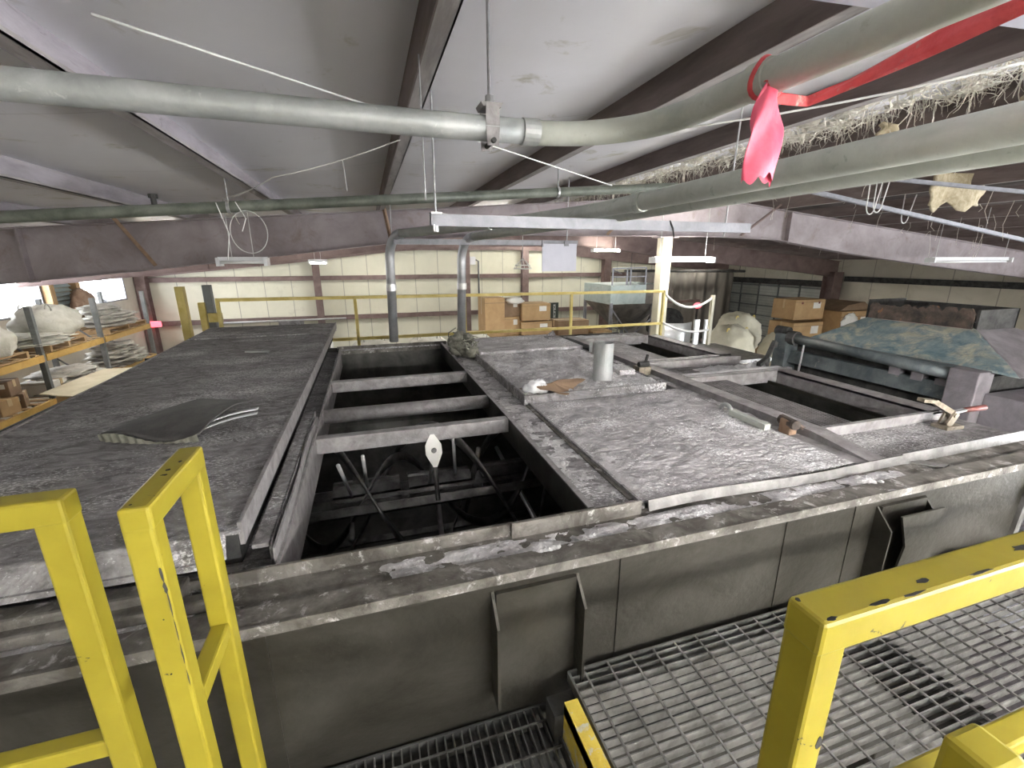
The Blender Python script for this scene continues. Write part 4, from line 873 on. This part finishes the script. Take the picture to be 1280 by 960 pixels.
# ------------------------------------------------------------------ storage beyond the tank
def cbox(x0,x1,y0,y1,z0,z1,label,m='box',rz=0,lab_=True,name='cardboard_box',group=None):
    cx, cy = (x0+x1)/2, (y0+y1)/2; hx, hy, h = (x1-x0)/2, (y1-y0)/2, z1-z0
    t = thing(name, (cx,cy,z0), label, 'box', group); t.rotation_euler = (0,0,0)
    def bx(a0,a1,b0,b1,c0,c1): 
        mb = MB().box(a0,a1,b0,b1,c0,c1); c_, s_ = math.cos(rz), math.sin(rz)
        mb.v = [(cx+v[0]*c_-v[1]*s_, cy+v[0]*s_+v[1]*c_, z0+v[2]) for v in mb.v]; return mb
    bx(-hx,hx,-hy,hy,0,h).build('carton', M[m], t, bevel=.012)
    bx(-hx-.004,hx+.004,-.04,.04,h*.55,h+.004).build('tape', M['tape'], t)
    if lab_: bx(hx*.2,hx*.7,-hy-.006,-hy,h*.55,h*.85).build('label', M['paper'], t)
    bx(-hx-.006,hx+.006,-hy-.008,-hy+.01,h*.86,h*.875).build('flap_edge', M['box_dark'], t)
    return t
def pallet(x0,x1,y0,y1,z,label):
    t = thing('pallet', ((x0+x1)/2,(y0+y1)/2,z), label, 'pallet'); n = 6
    for k in range(n): a = x0+(x1-x0-.1)*k/(n-1); MB().box(a,a+.1,y0,y1,z+.11,z+.13).build('deck_board', M['wood'], t)
    for k in range(3): a = y0+(y1-y0-.06)*k/2; MB().box(x0,x1,a,a+.06,z+.02,z+.11).build('stringer', M['wood'], t)
    for k in range(3): a = x0+(x1-x0-.1)*k/2; MB().box(a,a+.1,y0,y1,z,z+.02).build('bottom_board', M['wood'], t)
    return t
# stacked cartons behind the railing
def table(name, x0,x1,y0,y1,z,label,m='wood'):
    t = thing(name, ((x0+x1)/2,(y0+y1)/2,ZF), label, 'shelf')
    MB().box(x0,x1,y0,y1,z-.08,z).build('top', M[m], t)
    for x in (x0+.1,x1-.1):
        for y in (y0+.1,y1-.1): MB().box(x-.05,x+.05,y-.05,y+.05,ZF,z-.08).build('leg', M['rack'], t)
    return t
table('storage_platform', 3.3,8.4,14.2,16.8,-1.15,'raised wooden storage platform under the stacked cartons')
pallet(3.6,4.8,14.5,15.6,-1.15,'wooden pallet under the left carton stack')
pallet(4.95,6.1,14.5,15.6,-1.15,'wooden pallet under the right carton stack')
cbox(3.62,4.3,14.5,15.5,-1.02,.26,'tall cardboard carton at the left of the stack behind the railing',lab_=False)
cbox(4.32,4.9,14.7,15.5,-1.02,-.42,'lower cardboard carton in the middle of the stack behind the railing')
cbox(4.32,4.92,14.75,15.5,-.41,.17,'upper cardboard carton in the middle of the stack behind the railing','box_dark')
cbox(4.9,6.02,14.5,15.4,-1.02,-.60,'lower right cardboard carton with dark gap above it, behind the railing')
cbox(4.93,5.98,14.55,15.4,-.55,.02,'wide cardboard carton on the right of the stack, in front of the thin wall column','box',lab_=True)
b = MB(); b.v, b.f = ico((4.7,14.6,.14),.22,(1.4,.7,.5),.4,5,seed=70).v, ico((4.7,14.6,.14),.22,(1.4,.7,.5),.4,5,seed=70).f
tag(b.build('plastic_wrap', M['paper'], smooth=True), 'crumpled white plastic wrap on top of the middle carton', 'wrap')
cbox(6.3,7.5,14.6,15.4,-1.15,-.62,'low brown carton right of the stack, under the dark sign','box_dark',lab_=False)
pallet(7.6,8.35,14.4,15.6,-1.15,'empty pallet on the storage platform near the silo')
# yellowish sacks low behind the tank
def sack(name, c, r, sq, m, label, seed, group=None, nz=.28, sc=5):
    t = thing(name, (c[0],c[1],c[2]-r*sq[2]*.8), label, 'bag', group)
    ico(c,r,sq,nz,sc,36,24,seed=seed).build('sack', M[m], t, smooth=True)
    b = MB()
    for k in (-1,1): b.tube([Vector((c[0]+k*r*sq[0]*.45+.05*math.cos(a),c[1]-r*sq[1]*.4,c[2]+r*sq[2]*.72+.13*math.sin(a))) for a in [PI*q/8 for q in range(9)]], .014, 5)
    b.build('lifting_loop', M['strap'] if m == 'bag_y' else M['bag_grey'], t, smooth=True)
    return t
for k,(x,y,z) in enumerate([(-1.6,12.3,-.9),(.0,12.3,-.9),(1.45,12.3,-.9),(2.75,12.3,-.9)]):
    sack('bulk_bag', (x,y,z), .58, (1.0,.9,.68), 'bag', 'low white bulk bag behind the tank, %s from the left below the railing' % ords[k], 100+k)
table('storage_platform', -2.6,3.4,11.7,13.2,-1.35,'raised storage platform under the row of low white bulk bags')
# white unit at the left end of the walkway view
cbox(-1.9,-.9,10.6,11.3,-.72,.02,'pale blue white carton just left of the first railing post, standing on its own crate','paper',lab_=False)
cbox(-2.0,-.8,10.55,11.35,ZF,-.725,'tall plain crate under the pale carton left of the first railing post','box',lab_=False)
# dark sign on the wall
t = thing('wall_sign', (8.68,20.7,-1.05), 'dark green sign with vertical white lettering on the back wall', 'sign')
MB().box(8.43,8.93,20.72,20.76,-1.5,-.58).build('panel', M['sign'], t)
b = MB(); q = random.Random(3)
for k in range(8):
    z = -.68-.095*k; x = 8.72
    b.box(x-.06,x-.035,20.70,20.72,z-.06,z)
    if k%2 == 0: b.box(x-.06,x+.05,20.70,20.72,z-.018,z); 
    if k%3 != 1: b.box(x-.06,x+.05,20.70,20.72,z-.06,z-.044)
    if k%3: b.box(x+.03,x+.05,20.70,20.72,z-.06,z-.0)
b.build('lettering', M['paper'], t)
# silo
t = thing('silo', (9.7,15.8,ZF), 'blue grey storage silo with railed top and sloping hopper, left of the cream column', 'silo')
MB().box(8.55,10.9,15.0,17.2,-.15,.55).build('bin', M['silo'], t); 
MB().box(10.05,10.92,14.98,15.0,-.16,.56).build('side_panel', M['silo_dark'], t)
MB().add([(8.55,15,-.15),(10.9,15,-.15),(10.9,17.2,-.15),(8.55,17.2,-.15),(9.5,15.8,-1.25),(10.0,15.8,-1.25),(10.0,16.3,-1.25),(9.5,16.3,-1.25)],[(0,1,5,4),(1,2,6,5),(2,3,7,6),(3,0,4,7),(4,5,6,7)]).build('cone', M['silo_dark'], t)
for x in (8.6,10.4):
    for y in (15.02,17.15): MB().box(x-.05,x+.05,y-.05,y+.05,ZF,-.1).build('leg', M['strut'], t)
b = MB(); b.bar((8.6,15.0,-.3),(9.5,15.0,-1.4),.06,.05); b.bar((10.4,15.0,-.7),(9.5,15.0,-1.4),.06,.05); b.build('brace', M['strut'], t)
b = MB()
for x in (8.6,9.2,9.35,10.0,10.5,10.85): b.bar((x,15.02,.55),(x,15.02,1.17),.045,.045)
b.bar((8.6,15.02,1.15),(10.0,15.02,1.18),.045,.045); b.bar((8.6,15.02,.85),(10.0,15.02,.86),.035,.035); b.bar((8.6,15.02,1.1),(9.2,15.4,.95),.03,.03)
b.tube([(10.4,15.02,.55),(10.42,15.02,.95),(10.5,15.02,1.15),(10.68,15.02,1.17)], .025, 8); b.build('railing', M['strut'], t)
b = MB()
for k in range(7): b.bar((8.62,14.9,-1.9+k*.18),(8.85,14.9,-1.9+k*.18),.03,.03)
b.bar((8.62,14.9,-2.6),(8.62,14.9,-.7),.03,.03); b.bar((8.85,14.9,-2.6),(8.85,14.9,-.7),.03,.03); b.build('ladder', M['strut'], t)
# dusty curtain and machinery between the column and the door
b = MB().grid(lambda u,v: (11.4+6.0*u, 18.6+.08*math.sin(u*60)+.05*N3((u*9,v*3,0)), -2.4+3.4*v), 160, 10)
tag(b.build('strip_curtain', M['tarp'], smooth=True, solid=.01), 'dusty brown curtain hanging between the silo and the roll-up door', 'curtain')
b = MB(); b.tube([(10.9,18.0,.98),(17.5,18.0,.9)], .06, 10); b.tube([(11.2,18.0,.97),(11.2,18.0,zroof(11.2)+.027)], .012, 6); b.tube([(17.2,18.0,.9),(17.2,18.0,zroof(17.2)+.027)], .012, 6); tag(b.build('pipe_run', M['dark']), 'dark pipe along the top of the dusty curtain', 'pipe')
b = MB(); b.box(11.6,15.0,17.9,18.1,-.5,-.38); tag(b.build('cross_bar', M['girt']), 'dark brown bar across the dusty curtain beside the red lamp', 'beam')
b = ico((11.4,15.5,-1.05),.75,(1.15,.8,.8),.2,3,seed=5); tag(b.build('dark_drum', M['dark'], smooth=True), 'dark rounded drum behind the galvanised panels', 'drum')
t = thing('red_lamp', (13.3,16,-.42), 'small red lamp in front of the dusty curtain', 'light')
ico((13.3,16,-.42),.14,(1.3,.7,.85),.1,3,16,12).build('lens', M['redlamp'], t, smooth=True); b = MB(); b.box(13.27,13.33,15.97,16.03,-3,-.5); b.build('pole', M['dark'], t)
t = thing('red_lamp', (-7.9,20.3,-.86), 'small pink red lamp on the back wall behind the left rack', 'light')
MB().box(-8.1,-7.65,20.25,20.4,-.98,-.76).build('lens', M['redlamp'], t, bevel=.05); MB().box(-7.92,-7.84,20.4,20.8,-.95,-.8).build('bracket', M['dark'], t)
b = MB(); b.tube([(-7.0,20.3,-.95),(-6.85,20.3,-1.0),(-6.8,20.3,-1.15),(-6.8,20.3,-3)], .08, 10); tag(b.build('vent_pipe', M['white'], smooth=True), 'white vent pipe on the back wall, left of the broad yellow post', 'pipe')
b = MB(); b.tube([(-6.2,20.3,-.92),(-1,20.4,-.92)], .04, 8); tag(b.build('pipe_run', M['rod'], smooth=True), 'thin grey pipe along the lower girt of the back wall at left', 'pipe')
# galvanised panels
t = thing('galvanised_panel', (6.2,8,-.5), 'curved galvanised sheets standing together behind the tank, right of the cream column', 'panel')
MB().grid(lambda u,v: (5.92+.72*u, 8.1-.14*math.sin(u*PI), -1.0+1.18*v), 24, 4).build('curved_sheet', M['galv'], t, smooth=True, solid=.01)
MB().box(6.52,6.64,7.85,7.9,-1,.26).build('upright', M['galv'], t, bevel=.006); MB().box(6.78,6.9,7.85,7.9,-1,.25).build('upright', M['galv'], t, bevel=.006)
table('storage_platform', 5.6,7.4,7.5,8.5,-1.0,'small steel stand under the galvanised panels','rack')
# cream bulk bags by the door
table('storage_platform', 8.6,13.2,9.4,13.4,-1.75,'low timber platform under the cream bulk bags')
sack('bulk_bag', (9.7,10.2,-.99), .70, (1.0,.9,1.0), 'bag_y', 'cream bulk bag with yellow straps, nearest the slim cream post', 7, nz=.2)
sack('bulk_bag', (11.25,11.55,-.92), .75, (.95,.9,1.05), 'bag_y', 'cream bulk bag in the middle of three by the roll-up door', 8, nz=.2)
sack('bulk_bag', (11.3,9.85,-1.10), .64, (1.0,.9,.9), 'bag_y', 'cream bulk bag partly hidden by the dark clamp lever', 9, nz=.2)
# cartons at right
table('storage_platform', 14.2,18.3,12.0,14.05,-1.9,'raised platform under the cartons in front of the right wall')
pallet(14.9,16.4,12.6,13.8,-1.9,'wooden pallet under the two stacked cartons in front of the roll-up door')
cbox(14.95,16.4,12.7,13.8,-1.77,-.82,'lower carton of the two stacked in front of the roll-up door')
t = cbox(15.0,16.45,12.8,13.8,-.72,.02,'upper carton of the two stacked in front of the roll-up door, with white labels')
b = MB(); b.box(15.28,15.36,12.785,12.795,-.14,-.06); b.box(16.1,16.18,12.785,12.795,-.14,-.06); b.build('red_mark', M['redgrip'], t)
pallet(14.95,16.4,12.75,13.8,-.82+.0,'thin pallet between the two stacked cartons') if False else None
cbox(16.6,18.25,12.2,13.8,-1.895,-.40,'big wrapped carton left of the blue hopper throat, with torn white wrapping')
b = ico((17.0,12.15,-.85),.35,(1.2,.15,1.0),.5,6,seed=71); tag(b.build('plastic_wrap', M['paper'], smooth=True), 'torn white wrapping on the face of the big carton at right', 'wrap')
b = MB(); b.prism([(16.6,-.38),(18.25,-.38),(17.8,-.08),(17.0,-.18)], 'y', 12.3, 13.7); tag(b.build('carton_flaps', M['box_dark']), 'brown folded board on top of the big carton at right', 'board')

# ------------------------------------------------------------------ pallet rack at left
t = thing('pallet_rack', (-6.5,11.8,ZF), 'grey pallet rack with orange beams along the left wall', 'rack')
YU = [8.5,10.65,12.75,15.2]
for y in YU:
    for x in (-6.04,-7.0): MB().box(x-.045,x+.045,y-.04,y+.04,ZF,.66).build('upright', M['rack'], t, bevel=.006)
    b = MB()
    for k in range(3): b.bar((-6.05,y,ZF+.3+k*1.15),(-7.0,y,ZF+1.2+k*1.15),.03,.03)
    b.build('upright_brace', M['rack'], t)
for a, c in zip(YU[:-1],YU[1:]):
    for z in (-.24,-1.1,-2.1):
        for x in (-6.0,-7.03): MB().box(x-.025,x+.025,a+.04,c-.04,z-.13,z).build('beam', M['beam_orange'], t, bevel=.004)
        b = MB()
        for k in range(7): yy = a+.1+(c-a-.3)*k/6; b.box(-7.0,-6.02,yy,yy+.12,z,z+.02)
        b.build('shelf_board', M['wood'], t)
k = 0
pl = [(-6.98,-5.95,10.8,12.0,-.22,'rack pallet under the tall white bag, upper shelf'),(-6.98,-5.95,12.95,14.9,-.22,'rack pallet under the grey sacks, upper shelf at the far end'),(-6.98,-5.95,8.7,10.2,-.22,'rack pallet on the upper shelf nearest the left edge')]
for p in pl: pallet(*p)
def pile(name, x, y, z, sx, sy, sz, m, label, seed, n=5):
    b = MB()
    for k in range(n):
        g = ico((x+rnd.gauss(0,.06), y+rnd.gauss(0,.08), z+sz*(k+.5)/n), .5, (sx*(1-.08*k), sy*(1-.08*k), sz/n*1.5), .55, 6, 40, 22, seed=seed+k); b.add(g.v,g.f)
    return tag(b.build(name, M[m], smooth=True), label, 'bag')
sack('bulk_bag', (-6.4,11.75,.24), .55, (.85,1.25,.68), 'bag', 'tall white woven bag on the upper rack shelf, in front of the window post', 81, nz=.3)
pile('sack_pile', -6.4, 13.9, -.09, 1.0, 1.7, .5, 'bag_grey', 'heap of folded grey sacks on the upper rack shelf at the far end', 84)
pile('sack_pile', -6.35, 11.2, -.09, 1.05, 1.35, .2, 'bag', 'flat white folded sacks below the tall woven bag', 90, 3)
sack('bulk_bag', (-6.4,9.75,.12), .58, (.85,1.0,.62), 'bag', 'white bag at the left edge on the upper rack shelf', 95, nz=.2)
pile('sack_pile', -6.4, 13.9, -1.08, 1.05, 1.9, .5, 'bag_grey', 'grey sacks stuffed in the middle rack shelf at the far end', 97)
pile('sack_pile', -6.35, 11.7, -1.08, 1.05, 1.8, .32, 'bag_grey', 'loose pale sacks on the middle rack shelf below the tall woven bag', 103, 3)
cbox(-6.6,-6.05,10.75,11.3,-1.08,-.80,'white carton with dark hand holes on the middle rack shelf','paper',lab_=False)
b = MB(); b.box(-6.98,-6.84,8.7,10.3,-1.08,-.55); tag(b.build('dark_crate', M['dark'], bevel=.02), 'dark narrow crate at the back of the middle rack shelf near the left edge', 'crate')
# small cartons on the middle shelf and a board on a carton in front of the rack
for k,(x,y,z,sz,rz,nm) in enumerate([(-6.25,9.15,-1.075,.40,.15,'small carton on the middle rack shelf, nearest the left edge'),(-6.22,9.62,-1.075,.36,-.2,'small carton with white label beside the nearest one on the middle rack shelf'),
      (-6.3,10.05,-1.075,.38,.4,'small carton on the middle rack shelf beside the first grey upright'),(-6.25,9.4,-.795,.36,.5,'tilted small carton on top of the little heap on the middle rack shelf'),
      (-6.25,9.85,-.795,.34,.1,'small carton with white label topping the heap, right of the tilted one'),(-6.62,9.5,-1.075,.34,.2,'small brown carton at the back of the heap on the middle rack shelf')]):
    cbox(x-sz/2,x+sz/2,y-sz/2,y+sz/2,z,z+.27,nm,'box' if k%2 else 'box_dark',rz)
table('storage_platform', -5.7,-4.0,9.0,13.2,-1.77,'timber platform under the wide brown carton at left')
cbox(-5.35,-4.5,9.5,11.3,-1.765,-.79,'wide brown carton under the pale board, left of the steel cover','box',lab_=False)
t = thing('board', (-5,10.3,-.78), 'large pale board lying on a brown carton, left of the steel cover', 'board')
B8 = [(-5.62,9.6),(-4.85,9.15),(-4.3,11.6),(-5.5,11.45)]
MB().grid(lambda u,v: ((B8[0][0]*(1-u)+B8[1][0]*u)*(1-v)+(B8[3][0]*(1-u)+B8[2][0]*u)*v, (B8[0][1]*(1-u)+B8[1][1]*u)*(1-v)+(B8[3][1]*(1-u)+B8[2][1]*u)*v, -.77+.02*math.sin(u*3+v*2)*abs(u-.5)*2), 12, 12).build('sheet', M['plywood'], t, solid=.018)
# louvred fan beside the windows
t = thing('wall_fan', (-8.2,16.1,.6), 'louvred wall fan with timber frame between the bright windows', 'fan')
b = MB()
for k in range(7): z = .2+k*.12; b.bar((-8.24,15.55,z),(-8.24,16.45,z),.1,.02,(.7,0,.7))
b.build('louvre', M['silo'], t)
for q in (15.3,16.5): MB().box(-8.28,-8.1,q,q+.2,-.1,1.08).build('frame', M['wood'], t)
b = ico((-7.9,16.2,.3),.3,(.8,1.2,1.3),.5,5,seed=31); tag(b.build('brown_sack', M['rust'], smooth=True), 'brown bundle in front of the louvred fan', 'bundle')

# ------------------------------------------------------------------ daylight
w = bpy.data.worlds.new('daylight'); SC.world = w; w.use_nodes = True
bg = w.node_tree.nodes['Background']; bg.inputs[0].default_value = (.93,.96,1,1); bg.inputs[1].default_value = 6.5
def portal(name, loc, rot, sx, sy):
    l = bpy.data.lights.new(name, 'AREA'); l.shape = 'RECTANGLE'; l.size = sx; l.size_y = sy; l.cycles.is_portal = True
    o = bpy.data.objects.new(name, l); COL.objects.link(o); o.location = loc; o.rotation_euler = rot
portal('added_doorway_daylight', (XR+.1,-3.25,-.95), (0,PI/2,0), 4.1, 7.5)  # unseen doorway, added so daylight comes in from the right
portal('window_daylight', (XL-.1,13.35,.6), (0,-PI/2,0), .96, 3.9)
portal('window_daylight', (XL-.1,18.3,.6), (0,-PI/2,0), .96, 2.8)
SC.view_settings.view_transform = 'Standard'; SC.view_settings.look = 'None'; SC.view_settings.exposure = 2.3; SC.view_settings.gamma = 1
SC.view_settings.use_curve_mapping = False

# repeats share a group
GROUPS = {'roof_purlin':'roof purlins','roof_rafter':'roof rafters','wall_column':'wall columns','wall_girt':'wall girts','tank_lid':'lids on the mixing tank','toggle_clamp':'clamps on the tank deck',
 'cardboard_box':'cartons in the store','pallet':'wooden pallets','bulk_bag':'white bulk bags','sack_pile':'folded sacks on the rack','storage_platform':'low storage platforms','strip_light':'hanging strip lights',
 'guard_rail':'yellow guard rails','conduit_run':'overhead conduits','cord':'dangling cords','insulation_scrap':'scraps of torn insulation','flange_brace':'rafter braces','steel_strip':'strips along the opening','rail_post':'rail posts','light_strut':'pale struts','red_lamp':'red lamps','plastic_wrap':'plastic wraps','rope':'railing ropes'}
for o in list(SC.objects):
    k = o.name.split('.')[0]
    if o.parent is None and k in GROUPS: o['group'] = GROUPS[k]
